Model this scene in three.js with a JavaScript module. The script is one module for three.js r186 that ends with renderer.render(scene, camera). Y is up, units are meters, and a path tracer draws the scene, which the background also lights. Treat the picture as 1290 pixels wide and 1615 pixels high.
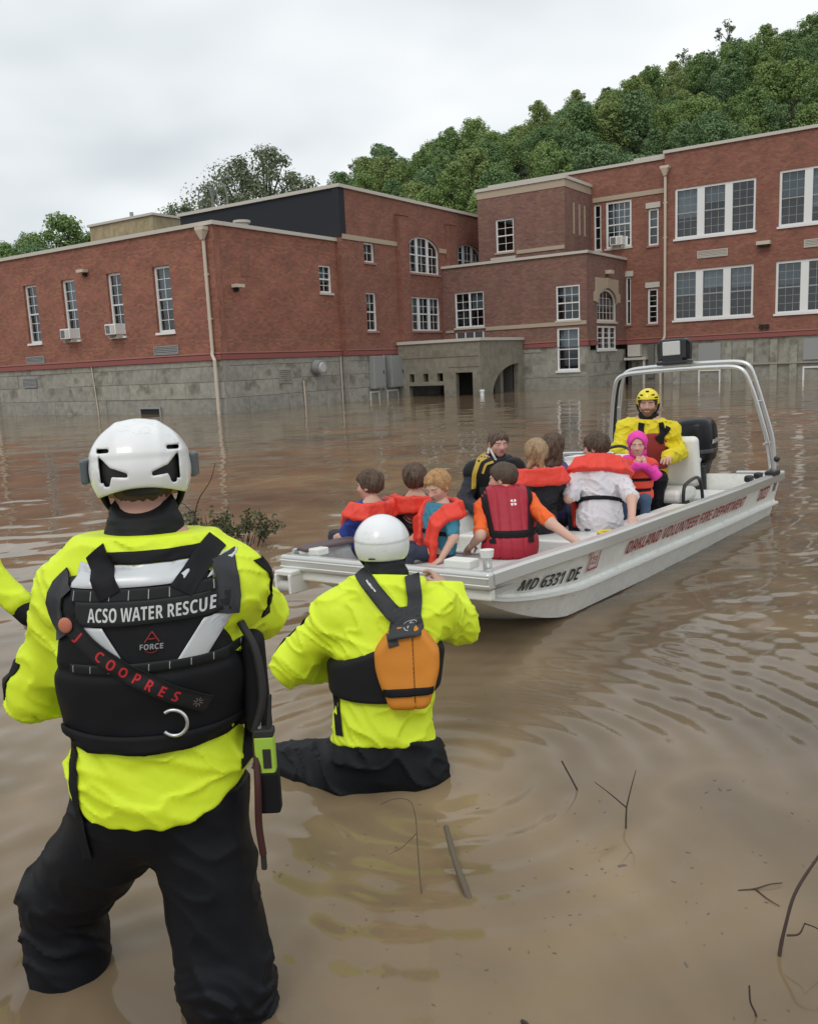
import * as THREE from 'three';
import { mergeGeometries, mergeVertices } from 'three/addons/utils/BufferGeometryUtils.js';
import { ImprovedNoise } from 'three/addons/math/ImprovedNoise.js';
import { RoundedBoxGeometry } from 'three/addons/geometries/RoundedBoxGeometry.js';

// ---------------------------------------------------------------- camera, sky, light, exposure
const scene = new THREE.Scene();
const camera = new THREE.PerspectiveCamera(60.66, 1290 / 1615, 0.1, 1200);
camera.position.set(0, 1.6, 0);
camera.rotation.order = 'YXZ';
camera.rotation.set(-9.684 * Math.PI / 180, 0, -2.6 * Math.PI / 180);
const renderer = new THREE.WebGLRenderer({ antialias: true });
renderer.toneMapping = THREE.LinearToneMapping;
renderer.toneMappingExposure = 1.12;
renderer.shadowMap.enabled = true;

const NZ = new ImprovedNoise();
const noise = (x, y, z) => NZ.noise(x, y, z);
const fbm = (x, y, z, o = 4) => { let s = 0, a = .5; for (let i = 0; i < o; i++) { s += a * NZ.noise(x, y, z); x = x * 2.03 + 11.3; y = y * 2.03 + 5.7; z = z * 2.03 + 3.1; a *= .5; } return s; };
{
  // overcast sky: bright layered stratus, a little brighter overhead, computed from air and cloud only
  const W = 1024, Hh = 512, d = new Float32Array(W * Hh * 4);
  for (let j = 0; j < Hh; j++) for (let i = 0; i < W; i++) {
    const el = (j + .5) / Hh * Math.PI - Math.PI / 2, az = (i + .5) / W * Math.PI * 2;
    const x = Math.cos(el) * Math.cos(az), y = Math.sin(el), z = Math.cos(el) * Math.sin(az);
    const k = 1 / (Math.max(y, 0) + .22);
    const c = fbm(x * k * .75 + 3.1, z * k * .75 + 8.4, .4, 5) * 1.5 + fbm(x * k * 2.3 + 7, z * k * 2.3, 4.4, 3) * .35;
    const cover = Math.min(1, Math.max(0, .5 + c));
    const t = Math.max(0, Math.min(1, y));
    const L = (.86 + .1 * t) * (.72 + .47 * cover);
    const o = (j * W + i) * 4;
    d[o] = L * (.90 + .085 * cover); d[o + 1] = L * (.975 + .02 * cover); d[o + 2] = L * (1.03 - .035 * cover); d[o + 3] = 1;
    if (y < 0) { const g = Math.max(0, 1 + y * 6); d[o] = d[o] * g + .12 * (1 - g); d[o + 1] = d[o + 1] * g + .11 * (1 - g); d[o + 2] = d[o + 2] * g + .1 * (1 - g); }
  }
  const sky = new THREE.DataTexture(d, W, Hh, THREE.RGBAFormat, THREE.FloatType);
  sky.mapping = THREE.EquirectangularReflectionMapping; sky.magFilter = THREE.LinearFilter; sky.minFilter = THREE.LinearFilter; sky.wrapS = THREE.RepeatWrapping; sky.needsUpdate = true;
  scene.background = sky; scene.environment = sky;
}
const sun = new THREE.DirectionalLight(0xfff6ea, 0.7);
sun.position.set(-14, 40, 16); sun.target.position.set(0, 0, -14);
sun.castShadow = true; sun.shadow.radius = 40; sun.shadow.mapSize.set(2048, 2048);
Object.assign(sun.shadow.camera, { left: -45, right: 45, top: 45, bottom: -45, near: 1, far: 140 });
scene.add(sun, sun.target);

// ---------------------------------------------------------------- helpers
let seed = 1234567;
const rnd = () => { seed = (seed * 1664525 + 1013904223) >>> 0; return seed / 4294967296; };
const rr = (a, b) => a + (b - a) * rnd();
const V = (x, y, z) => new THREE.Vector3(x, y, z);
const lerp = (a, b, t) => a + (b - a) * t, clamp = (x, a = 0, b = 1) => Math.min(b, Math.max(a, x)), sstep = (a, b, x) => { const t = clamp((x - a) / (b - a)); return t * t * (3 - 2 * t); };
const used = {};
const numbered = (n) => { const k = used[n] = (used[n] ?? -1) + 1; return k ? n + '_' + String(k).padStart(3, '0') : n; };
const M = (r, g, b, rough = .7, o = {}) => { const m = new THREE.MeshPhysicalMaterial({ roughness: rough, ...o }); m.color.setRGB(r, g, b); return m; };
function mesh(name, geo, mat, parent = scene) { const m = new THREE.Mesh(geo, mat); m.name = parent === scene ? numbered(name) : name; m.castShadow = m.receiveShadow = true; parent.add(m); return m; }
function thing(name, label, category, pos = [0, 0, 0], turn = 0, group) {
  const g = new THREE.Group(); g.name = numbered(name); g.position.set(...pos); g.rotation.y = turn;
  g.userData = { label, category }; if (group) g.userData.group = group; scene.add(g); return g;
}
function tag(o, label, category, group, kind) { o.userData = { ...o.userData, label, category }; if (group) o.userData.group = group; if (kind) o.userData.kind = kind; return o; }
const part = (name, parent) => { const g = new THREE.Group(); g.name = name; parent.add(g); return g; };
const box = (x0, x1, y0, y1, z0, z1) => { const g = new THREE.BoxGeometry(x1 - x0, y1 - y0, z1 - z0); g.translate((x0 + x1) / 2, (y0 + y1) / 2, (z0 + z1) / 2); return g; };
const join = (a) => mergeGeometries(a.map(g => g.index ? g.toNonIndexed() : g), false);
const cyl = (a, b, r0, r1 = r0, n = 12) => { const d = V().subVectors(b, a), L = d.length(), g = new THREE.CylinderGeometry(r1, r0, L, n); g.applyQuaternion(new THREE.Quaternion().setFromUnitVectors(V(0, 1, 0), d.normalize())); g.translate((a.x + b.x) / 2, (a.y + b.y) / 2, (a.z + b.z) / 2); return g; };
const tube = (pts, r, n = 40, m = 10, tension = .5) => new THREE.TubeGeometry(new THREE.CatmullRomCurve3(pts.map(p => p.isVector3 ? p : V(...p)), false, 'catmullrom', tension), n, r, m, false);
// box uv in metres (triplanar by face normal)
function boxUV(g, s = 1) {
  if (g.index) g = g.toNonIndexed(); if (!g.attributes.normal) g.computeVertexNormals();
  const p = g.attributes.position, n = g.attributes.normal, uv = new Float32Array(p.count * 2);
  for (let i = 0; i < p.count; i++) { const ax = Math.abs(n.getX(i)), ay = Math.abs(n.getY(i)), az = Math.abs(n.getZ(i));
    const [u, v] = ay > ax && ay > az ? [p.getX(i), p.getZ(i)] : ax > az ? [p.getZ(i), p.getY(i)] : [p.getX(i), p.getY(i)]; uv[2 * i] = u * s; uv[2 * i + 1] = v * s; }
  g.setAttribute('uv', new THREE.BufferAttribute(uv, 2)); return g;
}
function dataTex(n, m, fn, srgb) {   // fn(u,v) -> [r,g,b] 0..1 display values
  const d = new Uint8Array(n * m * 4);
  for (let j = 0; j < m; j++) for (let i = 0; i < n; i++) { const c = fn((i + .5) / n, (j + .5) / m), o = (j * n + i) * 4; d[o] = clamp(c[0]) * 255; d[o + 1] = clamp(c[1]) * 255; d[o + 2] = clamp(c[2]) * 255; d[o + 3] = 255; }
  const t = new THREE.DataTexture(d, n, m, THREE.RGBAFormat); t.magFilter = THREE.LinearFilter; t.minFilter = THREE.LinearMipmapLinearFilter; t.wrapS = t.wrapT = THREE.RepeatWrapping; if (srgb) t.colorSpace = THREE.SRGBColorSpace; t.needsUpdate = true; return t;
}
// value noise that tiles over [0,1); f rounded to whole cells
const hsh = (x, y, s) => { let h = Math.imul(x, 374761393) + Math.imul(y, 668265263) + Math.imul(s | 0, 2147483647 ^ 0x5bd1e995) | 0; h = Math.imul(h ^ (h >>> 13), 1274126177); h ^= h >>> 16; return (h >>> 0) / 2147483648 - 1; };
const tileN = (u, v, f, s = 0) => { const n = Math.max(1, Math.round(f)); let x = (u % 1) * n, y = (v % 1) * n; const i = Math.floor(x), j = Math.floor(y); x -= i; y -= j; const p = x * x * (3 - 2 * x), q = y * y * (3 - 2 * y), k = Math.round(s * 10), I = (i + 1) % n, J = (j + 1) % n; return lerp(lerp(hsh(i, j, k), hsh(I, j, k), p), lerp(hsh(i, J, k), hsh(I, J, k), p), q) * .75; };
const tileF = (u, v, f, s = 0, o = 3) => { let t = 0, k = .5; for (let i = 0; i < o; i++) { t += k * tileN(u, v, f, s + i * 3.7); f *= 2.1; k *= .5; } return t; };
function canvasTex(w, h, draw) { const c = document.createElement('canvas'); c.width = w; c.height = h; const x = c.getContext('2d'); draw(x, w, h); const t = new THREE.CanvasTexture(c); t.colorSpace = THREE.SRGBColorSpace; t.magFilter = THREE.LinearFilter; return t; }
function quadGeo(p00, p10, p11, p01, nu = 1, nv = 1) { // bilinear sheet
  const P = [], U = [], I = [];
  for (let j = 0; j <= nv; j++) for (let i = 0; i <= nu; i++) { const u = i / nu, v = j / nv; for (const k of ['x', 'y', 'z']) P.push(lerp(lerp(p00[k], p10[k], u), lerp(p01[k], p11[k], u), v)); U.push(u, v); }
  for (let j = 0; j < nv; j++) for (let i = 0; i < nu; i++) { const a = j * (nu + 1) + i; I.push(a, a + 1, a + nu + 2, a, a + nu + 2, a + nu + 1); }
  const g = new THREE.BufferGeometry(); g.setAttribute('position', new THREE.Float32BufferAttribute(P, 3)); g.setAttribute('uv', new THREE.Float32BufferAttribute(U, 2)); g.setIndex(I); g.computeVertexNormals(); return g;
}

// ---------------------------------------------------------------- setting: flood water, ground, hills
{
  const gm = M(.09, .075, .05, .95);
  const g = new THREE.CircleGeometry(900, 48); g.rotateX(-Math.PI / 2); g.translate(0, -.9, 0);
  const o = mesh('ground', g, gm); o.userData = { kind: 'structure', label: 'muddy ground under the flood water' };
}
const rdgN = (n) => 1 - Math.min(1, Math.abs(n) * 3.2);
// waves: wind ripple, wavelets drifting from the boat, rings round the wading rescuers
const rings = [[.1, -3.25, .006, .17, 1.3], [-.75, -2.05, .005, .15, .8], [-1.7, -3.1, .006, .3, 1.0], [-1.7, -8.1, .006, .4, 1.2]];
const boatLine = { x: 1.3, z: -6.6, dx: .631, dz: -.776 };
function waterY(x, z) {
  const r = Math.hypot(x, z - 1), far = sstep(3, 12, r);
  const wx = x + .5 * noise(x * .35, z * .35, 9.1), wz = z + .5 * noise(x * .35 + 40, z * .35, 2.2);
  const calm = .35 + .65 * sstep(-.28, .3, noise(x * .16 + 5, z * .16 - 3, 1.7));
  const shallow = sstep(2.0, 5.5, Math.hypot((x - 1.1) * .8, (z + .6)));     // sheltered shallow corner by the bank
  let y = 0;
  y += .0052 * noise(wx * 1.2 + wz * .25, wz * 3.0, .5) * (.25 + .75 * shallow);
  y += .0042 * noise(wx * 3.1 - wz * .5 + 9, wz * 7.2 + 4, 3.5) * calm * (.12 + .88 * shallow);
  y += .0022 * noise(wx * 7 + 3, wz * 17 - 6, 5.5) * (.4 + .6 * calm) * (.14 + .86 * shallow);
  y += .0005 * noise(wx * 21, wz * 34, 2.5) * (.3 + .7 * shallow) * (1 - far);
  y += .020 * far * noise(wx * .42 + 2, wz * 1.1 + 7, 7.5) * calm;
  y += .011 * far * noise(wx * 1.5, wz * 3.9, 12.5) * (.4 + .6 * calm);
  y += .0045 * far * noise(wx * 4.2 + 8, wz * 9.5, 15.5) * (.4 + .6 * calm);
  for (const [cx, cz, a, l, d] of rings) { const q = Math.hypot(x - cx, z - cz); if (q < d * 5) y += a * Math.sin(q / l * 6.283 + 2.1 * noise(x * 1.3, z * 1.3, 4)) * Math.exp(-q / d) * sstep(.12, .4, q); }
  const bx = x - boatLine.x, bz = z - boatLine.z, off = Math.abs(bx * boatLine.dz - bz * boatLine.dx), al = Math.abs(bx * boatLine.dx + bz * boatLine.dz);
  const e = Math.max(0, off - .6);
  if (al < 5) y += .006 * Math.sin(e * 11 + 2.5 * noise(x * .9, z * .9, 8)) * Math.exp(-e / 1.5) * sstep(5, 2.4, al);
  return y;
}
{
  const P = [], I = [], nr = 780, na = 640, cz = 1.2;
  for (let j = 0; j <= nr; j++) { const r = .55 * Math.pow(75 / .55, j / nr); for (let i = 0; i <= na; i++) { const a = (i / na - .5) * 2.3; const x = Math.sin(a) * r, z = cz - Math.cos(a) * r; P.push(x, waterY(x, z) * sstep(75, 50, r), z); } }
  for (let j = 0; j < nr; j++) for (let i = 0; i < na; i++) { const a = j * (na + 1) + i; I.push(a, a + 1, a + na + 2, a, a + na + 2, a + na + 1); }
  const g = new THREE.BufferGeometry(); g.setAttribute('position', new THREE.Float32BufferAttribute(P, 3)); g.setIndex(I);
  const uv = new Float32Array(P.length / 3 * 2); for (let i = 0; i < uv.length / 2; i++) { uv[2 * i] = P[3 * i] / 9; uv[2 * i + 1] = P[3 * i + 2] / 9; } g.setAttribute('uv', new THREE.BufferAttribute(uv, 2)); g.computeVertexNormals();
  // silt carried in uneven clouds
  const silt = dataTex(512, 512, (u, v) => { const q = tileN(u, v, 6, 12) * .05, a = tileF(u + q, v - q, 5, 1, 4), b = tileF(u + q * 2, v + q, 24, 5, 3), f = rdgN(tileF(u - q, v + q * 2, 9, 15, 4)) ** 3; const k = 1 + .34 * a + .16 * b + .10 * f; return [.452 * k, .390 * k, .310 * (k - .06 * a)]; }, true);
  const wm = M(1, 1, 1, .075, { map: silt, ior: 1.333 });
  const o = mesh('flood_water', g, wm); o.userData = { kind: 'structure', label: 'muddy brown flood water with ripples' };
  // the rest of the flood, round behind the camera and out to the horizon
  const ring = new THREE.RingGeometry(74.5, 800, 96, 4); ring.rotateX(-Math.PI / 2); ring.translate(0, -.004, cz); 
  const q = mesh('flood_water', boxUV(ring, 1 / 9), wm); q.userData = { kind: 'structure', label: 'muddy flood water beyond the buildings' };
}

// ---------------------------------------------------------------- the flooded brick school
const BT = -34.33 * Math.PI / 180, BO = V(-7.09, 0, -33.41);          // building frame: +x along the front faces, +z out of them
const bW = (x, y, z) => V(x, y, z).applyAxisAngle(V(0, 1, 0), BT).add(BO);
const BW = 16, BH = 48, brickHit = (u, v) => { const row = Math.floor(v * BH), fy = v * BH - row, uu = u * BW + (row % 2) * .5, col = Math.floor(uu) % BW, fx = uu - Math.floor(uu); return [row * BW + col, Math.min(fx, 1 - fx) * 215, Math.min(fy, 1 - fy) * 75]; };
const brickBump = dataTex(512, 1024, (u, v) => { const q = brickHit(u, v), e = clamp(Math.min(q[1], q[2]) / 7) * .8 + .2 * tileN(u, v, 120, 2); return [e, e, e]; }); brickBump.repeat.set(1 / 3.44, 1 / 3.6);
const brickTex = (base, vary, mortar, s) => {
  // 16 x 48 bricks per tile of 3.44 x 3.60 m, running bond; soft mortar because it is too far to tell bricks apart; pale salt bloom and dark weathering in patches
  const pick = []; for (let i = 0; i < BW * BH; i++) pick.push([rnd(), rnd()]);
  const col = dataTex(512, 1024, (u, v) => { const [id, ex, ey] = brickHit(u, v), m = Math.min(ex, ey) < 5, q = pick[id], n = tileN(u, v, 90, s) * .08 + tileF(u, v, 5, s + 9, 4) * .13, bloom = clamp(tileF(u, v, 4, s + 20, 4) * 2.2 - .45) * .18, k = 1 + (q[0] - .5) * vary + n, c = m ? mortar.map(x => x * (1 + n)) : [base[0] * k, base[1] * k * (1 + (q[1] - .5) * .14), base[2] * k];
    return [lerp(c[0], .64, bloom), lerp(c[1], .50, bloom), lerp(c[2], .46, bloom)]; }, true);
  col.repeat.set(1 / 3.44, 1 / 3.6); return { map: col, bumpMap: brickBump };
};
const brickA = brickTex([.578, .380, .312], .17, [.56, .415, .37], 1), brickB = brickTex([.500, .372, .332], .16, [.50, .40, .365], 4), brickC = brickTex([.545, .365, .305], .16, [.53, .39, .35], 7);
const mBrickA = M(1, 1, 1, .9, { ...brickA, bumpScale: .006 }), mBrickB = M(1, 1, 1, .9, { ...brickB, bumpScale: .006 }), mBrickC = M(1, 1, 1, .9, { ...brickC, bumpScale: .006 });
const stainTex = (c, s, dark) => dataTex(512, 512, (u, v) => { const st = clamp(tileF(u, v, 7, s, 3) * 2.4 - .3), run = clamp(tileN(u, tileN(u, v, 4, s + 2) * .02 + v, 40, s + 4) * .8) * .5, k = 1 + tileF(u, v, 20, s + 7, 4) * .16 + tileN(u, v, 3, s + 1) * .06 - dark * st - dark * .6 * run; return [c[0] * k, c[1] * k, c[2] * k * (1 - .04 * st)]; }, true);
const concT = ['a', 'b', 'c'].map((_, i) => { const t = stainTex([[.60, .59, .555], [.59, .58, .545], [.61, .60, .56]][i], 3 + i * 5, .30); t.repeat.set(.31, .31); return t; });
const mConc = concT.map((t, i) => M(1, 1, 1, .93, { map: t, bumpMap: t, bumpScale: .004 }));
const porchTex = stainTex([.53, .51, .46], 21, .12); porchTex.repeat.set(.3, .3); const mPorch = M(1, 1, 1, .93, { map: porchTex, bumpMap: porchTex, bumpScale: .004 });
const mCope = M(.56, .53, .47, .8), mCream = M(.44, .36, .27, .85), mWhite = M(.78, .79, .78, .5), mRed = M(.27, .085, .075, .7), mPipe = M(.58, .50, .41, .6), mGrey = M(.30, .31, .31, .6), mSteel = M(.33, .34, .34, .45, { metalness: .2 }), mBlackWall = M(.012, .0135, .02, .75), mDark = M(.015, .015, .017, .8);
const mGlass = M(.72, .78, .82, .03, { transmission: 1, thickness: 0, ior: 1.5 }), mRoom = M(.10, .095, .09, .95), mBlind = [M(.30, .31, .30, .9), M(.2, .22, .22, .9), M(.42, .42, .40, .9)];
const mDoor = M(.13, .12, .115, .6), mRoof = M(.16, .15, .145, .95);

// a wing of the building: a top-level group standing at its own corner; add() takes geometry in the building frame
function wing(name, label, x0, z0, category = 'building') {
  const p = bW(x0, 0, z0), g = thing(name, label, category, [p.x, p.y, p.z], BT);
  g.put = (n, geo, mat, parent = g) => { geo.translate(-x0, 0, -z0); return mesh(n, geo, mat, parent); };
  g.off = [x0, z0]; return g;
}
// wall with openings; face 'z' lies in plane z=c facing +z (u = x), face 'x' lies in plane x=c facing +x (u = -z)
const fu = (face, c) => face === 'z' ? (u, y, o) => V(u, y, c + o) : (u, y, o) => V(c + o, y, u);
function wallGeo(face, c, u0, u1, y0, y1, holes, t = .32) {
  const s = new THREE.Shape([[u0, y0], [u1, y0], [u1, y1], [u0, y1]].map(q => new THREE.Vector2(...q)));
  for (const h of holes) { const p = new THREE.Path(); if (h.arch) { const [a, b, c0, d0, sp] = h.arch; p.moveTo(a, c0); p.lineTo(b, c0); p.lineTo(b, sp); const m = (a + b) / 2, w = (b - a) / 2; for (let k = 1; k < 14; k++) { const q = k / 14 * Math.PI; p.lineTo(m + w * Math.cos(q), sp + (d0 - sp) * Math.sin(q)); } p.lineTo(a, sp); p.lineTo(a, c0); } else { const [a, b, c0, d0] = h; p.moveTo(a, c0); p.lineTo(b, c0); p.lineTo(b, d0); p.lineTo(a, d0); p.lineTo(a, c0); } s.holes.push(p); }
  const g = new THREE.ExtrudeGeometry(s, { depth: t, bevelEnabled: false }); g.translate(0, 0, -t);
  if (face === 'x') { g.rotateY(Math.PI / 2); g.translate(c, 0, 0); } else g.translate(0, 0, c);   // rotateY(90): x -> -z, z -> x
  return g;
}
const unitBox = new THREE.BoxGeometry(1, 1, 1);
// window: frame, glazing bars and one mesh per pane. u0..u1 across, lights side by side, sashes of cols x rows panes
let blindK = 0;
function windowIn(w, face, c, u0, u1, y0, y1, o = {}) {
  const { bw = .011, barMat, lights = 1, cols = 2, rows = 2, post = .16, fr = .07, arch = 0, back = .1, mat = mWhite, sashes = 2, blind = 1, sill = true } = o;
  const win = part('window', w), fb = [], mb = [], [ox, oz] = w.off;
  // build in a local (u, y, d) frame, then turn
  const turn = (g) => { if (face === 'x') { g.rotateY(Math.PI / 2); g.translate(c, 0, 0); } else g.translate(0, 0, c); g.translate(-ox, 0, -oz); return g; };
  const top = (u) => { if (!arch) return y1; const m = (u0 + u1) / 2, hw = (u1 - u0) / 2, q = clamp(1 - ((u - m) / hw) ** 2); return (y1 - arch) + arch * Math.sqrt(q); };
  const B = (a, b, c0, d0, e, f) => box(a, b, c0, d0, e, f);
  if (!arch) fb.push(B(u0, u1, y1 - fr, y1, -back - .02, -back + .05)); else for (let k = 0; k < 16; k++) { const a = u0 + (u1 - u0) * (.5 - .5 * Math.cos(k / 16 * Math.PI)), b = u0 + (u1 - u0) * (.5 - .5 * Math.cos((k + 1) / 16 * Math.PI)), ya = top(a), yb = top(b); const g = B(0, Math.hypot(b - a, yb - ya) + .02, -fr, 0, -back - .02, -back + .05); g.rotateZ(Math.atan2(yb - ya, b - a)); g.translate(a, ya, 0); fb.push(g); }
  fb.push(B(u0, u1, y0, y0 + fr, -back - .02, -back + .052), B(u0, u0 + fr, y0 + fr, y1 - (arch || fr), -back - .02, -back + .048), B(u1 - fr, u1, y0 + fr, y1 - (arch || fr), -back - .02, -back + .048));
  const lw = (u1 - u0 - 2 * fr - post * (lights - 1)) / lights;
  for (let l = 0; l < lights; l++) {
    const a = u0 + fr + l * (lw + post), b = a + lw;
    if (l) fb.push(B(a - post, a, y0 + fr, Math.min(top(a), top(a - post)) - fr * .7, -back - .02, -back + .045));
    const yt = Math.min(top(a + .02), top(b - .02)) - fr, ya = y0 + fr, H = (arch ? (y1 - fr) : y1 - fr) - ya;
    for (let s = 0; s < sashes; s++) {
      const s0 = ya + H * s / sashes, s1 = ya + H * (s + 1) / sashes, d = -back - (s ? .0 : .03);
      if (s) mb.push(B(a, b, s0 - .028, s0 + .028, -back - .035, -back + .03));
      for (let i = 0; i < cols; i++) for (let j = 0; j < rows; j++) {
        const pa = a + lw * i / cols, pb = a + lw * (i + 1) / cols, qa = s0 + (s1 - s0) * j / rows, qb0 = s0 + (s1 - s0) * (j + 1) / rows, qb = Math.min(qb0, Math.min(top(pa + .03), top(pb - .03)) - fr * .6);
        if (qb - qa < .05) continue;
        const g = mesh('pane', unitBox, mGlass, win); g.scale.set(pb - pa - .012, qb - qa - .012, .006);
        const v = V((pa + pb) / 2, (qa + qb) / 2, d - .002); if (face === 'x') { g.rotation.y = Math.PI / 2; g.position.set(c + v.z, v.y, -v.x); } else g.position.set(v.x, v.y, c + v.z);
        g.position.x -= ox; g.position.z -= oz;
        if (i) mb.push(B(pa - bw, pa + bw, qa, qb, d - .016, d + .016));
        if (j) mb.push(B(pa, pb, qa - bw, qa + bw, d - .014, d + .014));
      }
    }
    if (blind && rnd() < .75 * blind) { const h = rr(.3, .75) * (yt - ya); mesh('blind', turn(B(a, b, yt - h, yt, -back - .16, -back - .15)), mBlind[blindK++ % 3], win); }
  }
  mesh('frame', turn(join(fb)), mat, win); if (mb.length) mesh('glazing_bars', turn(join(mb)), barMat ?? mat, win);
  if (sill) mesh('sill', turn(B(u0 - .06, u1 + .06, y0 - .09, y0 - .003, -.28, .07)), o.sillMat ?? mCope, win);
  return win;
}
const mBar = M(.33, .34, .34, .6);
const mSill = M(.36, .20, .17, .85);
// foundation of big concrete blocks, each a mesh, joints recessed
function blocks(w, face, c, u0, u1, courses, len, skip = [], hole) {
  const [ox, oz] = w.off, core = hole ? join([box(u0 + .005, hole[0], -.9, courses.at(-1), c - .33, c - .03), box(hole[1], u1 - .005, -.9, courses.at(-1), c - .33, c - .03), box(hole[0], hole[1], -.9, hole[2], c - .33, c - .03)]) : face === 'z' ? box(u0 + .005, u1 - .005, -.9, courses.at(-1), c - .33, c - .03) : box(c - .33, c - .03, -.9, courses.at(-1), -u1 + .005, -u0 - .005);
  mesh('foundation', boxUV(core.translate(-ox, -.004, -oz)), mConc[1], w);
  for (let r = 0; r < courses.length - 1; r++) {
    let u = u0; let first = true;
    while (u < u1 - .02) {
      let L = len * rr(.85, 1.15) * (first && r % 2 ? .5 : 1), e = Math.min(u1, u + L); if (u1 - e < len * .35) e = u1; first = false;
      const y0 = courses[r], y1 = courses[r + 1];
      if (!skip.some(s => e > s[0] && u < s[1] && y1 > s[2] && y0 < s[3])) {
        const g = new RoundedBoxGeometry(e - u - .012, y1 - y0 - .016, .1, 1, .008), q = rr(-.002, .002);
        g.translate((u + e) / 2, (y0 + y1) / 2, -.05 + q);
        if (face === 'x') { g.rotateY(Math.PI / 2); g.translate(c, 0, 0); } else g.translate(0, 0, c);
        const gg = boxUV(g); const k = rnd() * 3, uvA = gg.attributes.uv; for (let i = 0; i < uvA.count; i++) uvA.setX(i, uvA.getX(i) + k * .4);
        mesh('concrete_block', gg.translate(-ox, 0, -oz), mConc[Math.floor(rnd() * 3)], w);
      }
      u = e;
    }
  }
}
function downspout(w, face, c, u, yTop, jog, mat = mPipe) {
  const P = fu(face, c), at = (uu, y, d) => { const v = face === 'z' ? V(uu, y, c + d) : V(c + d, y, -uu); return V(v.x - w.off[0], v.y, v.z - w.off[1]); };
  const d = part('downspout', w);
  const hd = new THREE.CylinderGeometry(.30, .1, .34, 4, 1); hd.rotateY(Math.PI / 4); const cap = new THREE.BoxGeometry(.5, .12, .36); cap.translate(0, .22, 0);
  const h = join([hd.toNonIndexed(), cap.toNonIndexed()]); h.scale(.86, 1, .8); h.rotateY(face === 'x' ? Math.PI / 2 : 0); const hp = at(u, yTop - .2, .17); h.translate(hp.x, hp.y, hp.z); h.computeVertexNormals(); mesh('leader_head', h, mat, d);
  const pts = [at(u, yTop - .4, .12), at(u, 2.35, .12), at(u + jog * .1, 2.2, .16), at(u + jog, 2.0, .2), at(u + jog, 1.8, .2), at(u + jog, -.6, .2)];
  mesh('pipe', join([0, 1, 2, 3, 4].map(i => cyl(pts[i], pts[i + 1], .065, .065, 10)).concat([0, 1, 2, 3].map(i => new THREE.SphereGeometry(.066, 10, 8).translate(pts[i + 1].x, pts[i + 1].y, pts[i + 1].z)))), mat, d);
  for (const y of [yTop - 1.6, yTop - 3.2]) if (y > 2.6) { const p = at(u, y, .1); mesh('strap', new THREE.BoxGeometry(face === 'z' ? .2 : .07, .05, face === 'z' ? .07 : .2).translate(p.x, p.y, p.z), mat, d); }
}
// wall-mounted bits: base geometry in (u,y,d) turned onto the face
function onFace(w, face, c, g) { if (face === 'x') { g.rotateY(Math.PI / 2); g.translate(c, 0, 0); } else g.translate(0, 0, c); return g.translate(-w.off[0], 0, -w.off[1]); }
function louvre(w, face, c, u0, u1, y0, y1, mat, n = 5, name = 'wall_vent') {
  const p = part(name, w), f = .035;
  mesh('frame', onFace(w, face, c, join([box(u0, u1, y0, y0 + f, -.02, .05), box(u0, u1, y1 - f, y1, -.02, .05), box(u0, u0 + f, y0 + f, y1 - f, -.02, .048), box(u1 - f, u1, y0 + f, y1 - f, -.02, .048)])), mat, p);
  mesh('backing', onFace(w, face, c, box(u0 + .01, u1 - .01, y0 + .01, y1 - .01, .002, .008)), mat, p);
  for (let k = 0; k < n; k++) { const y = y0 + f + (y1 - y0 - 2 * f) * (k + .5) / n, g = box(u0 + f, u1 - f, -.006, .006, -.03, .03); g.rotateX(.7); g.translate(0, y, .025); mesh('slat', onFace(w, face, c, g), mat, p); }
}
const band = (w, face, c, u0, u1) => { mesh('red_ledge', onFace(w, face, c, box(u0, u1, 2.02, 2.2, -.2, .07)), mRed, w); mesh('red_pipe', onFace(w, face, c, box(u0, u1, 2.235, 2.29, .002, .06)), M(.36, .15, .13, .6), w); };
const coping = (w, face, c, u0, u1, y, mat = mCope, h = .14) => mesh('coping', onFace(w, face, c, box(u0, u1, y - h, y, -.5, .09)), mat, w);
const COURSES = [-.7, -.05, .58, 1.2, 1.78, 2.02];

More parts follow.
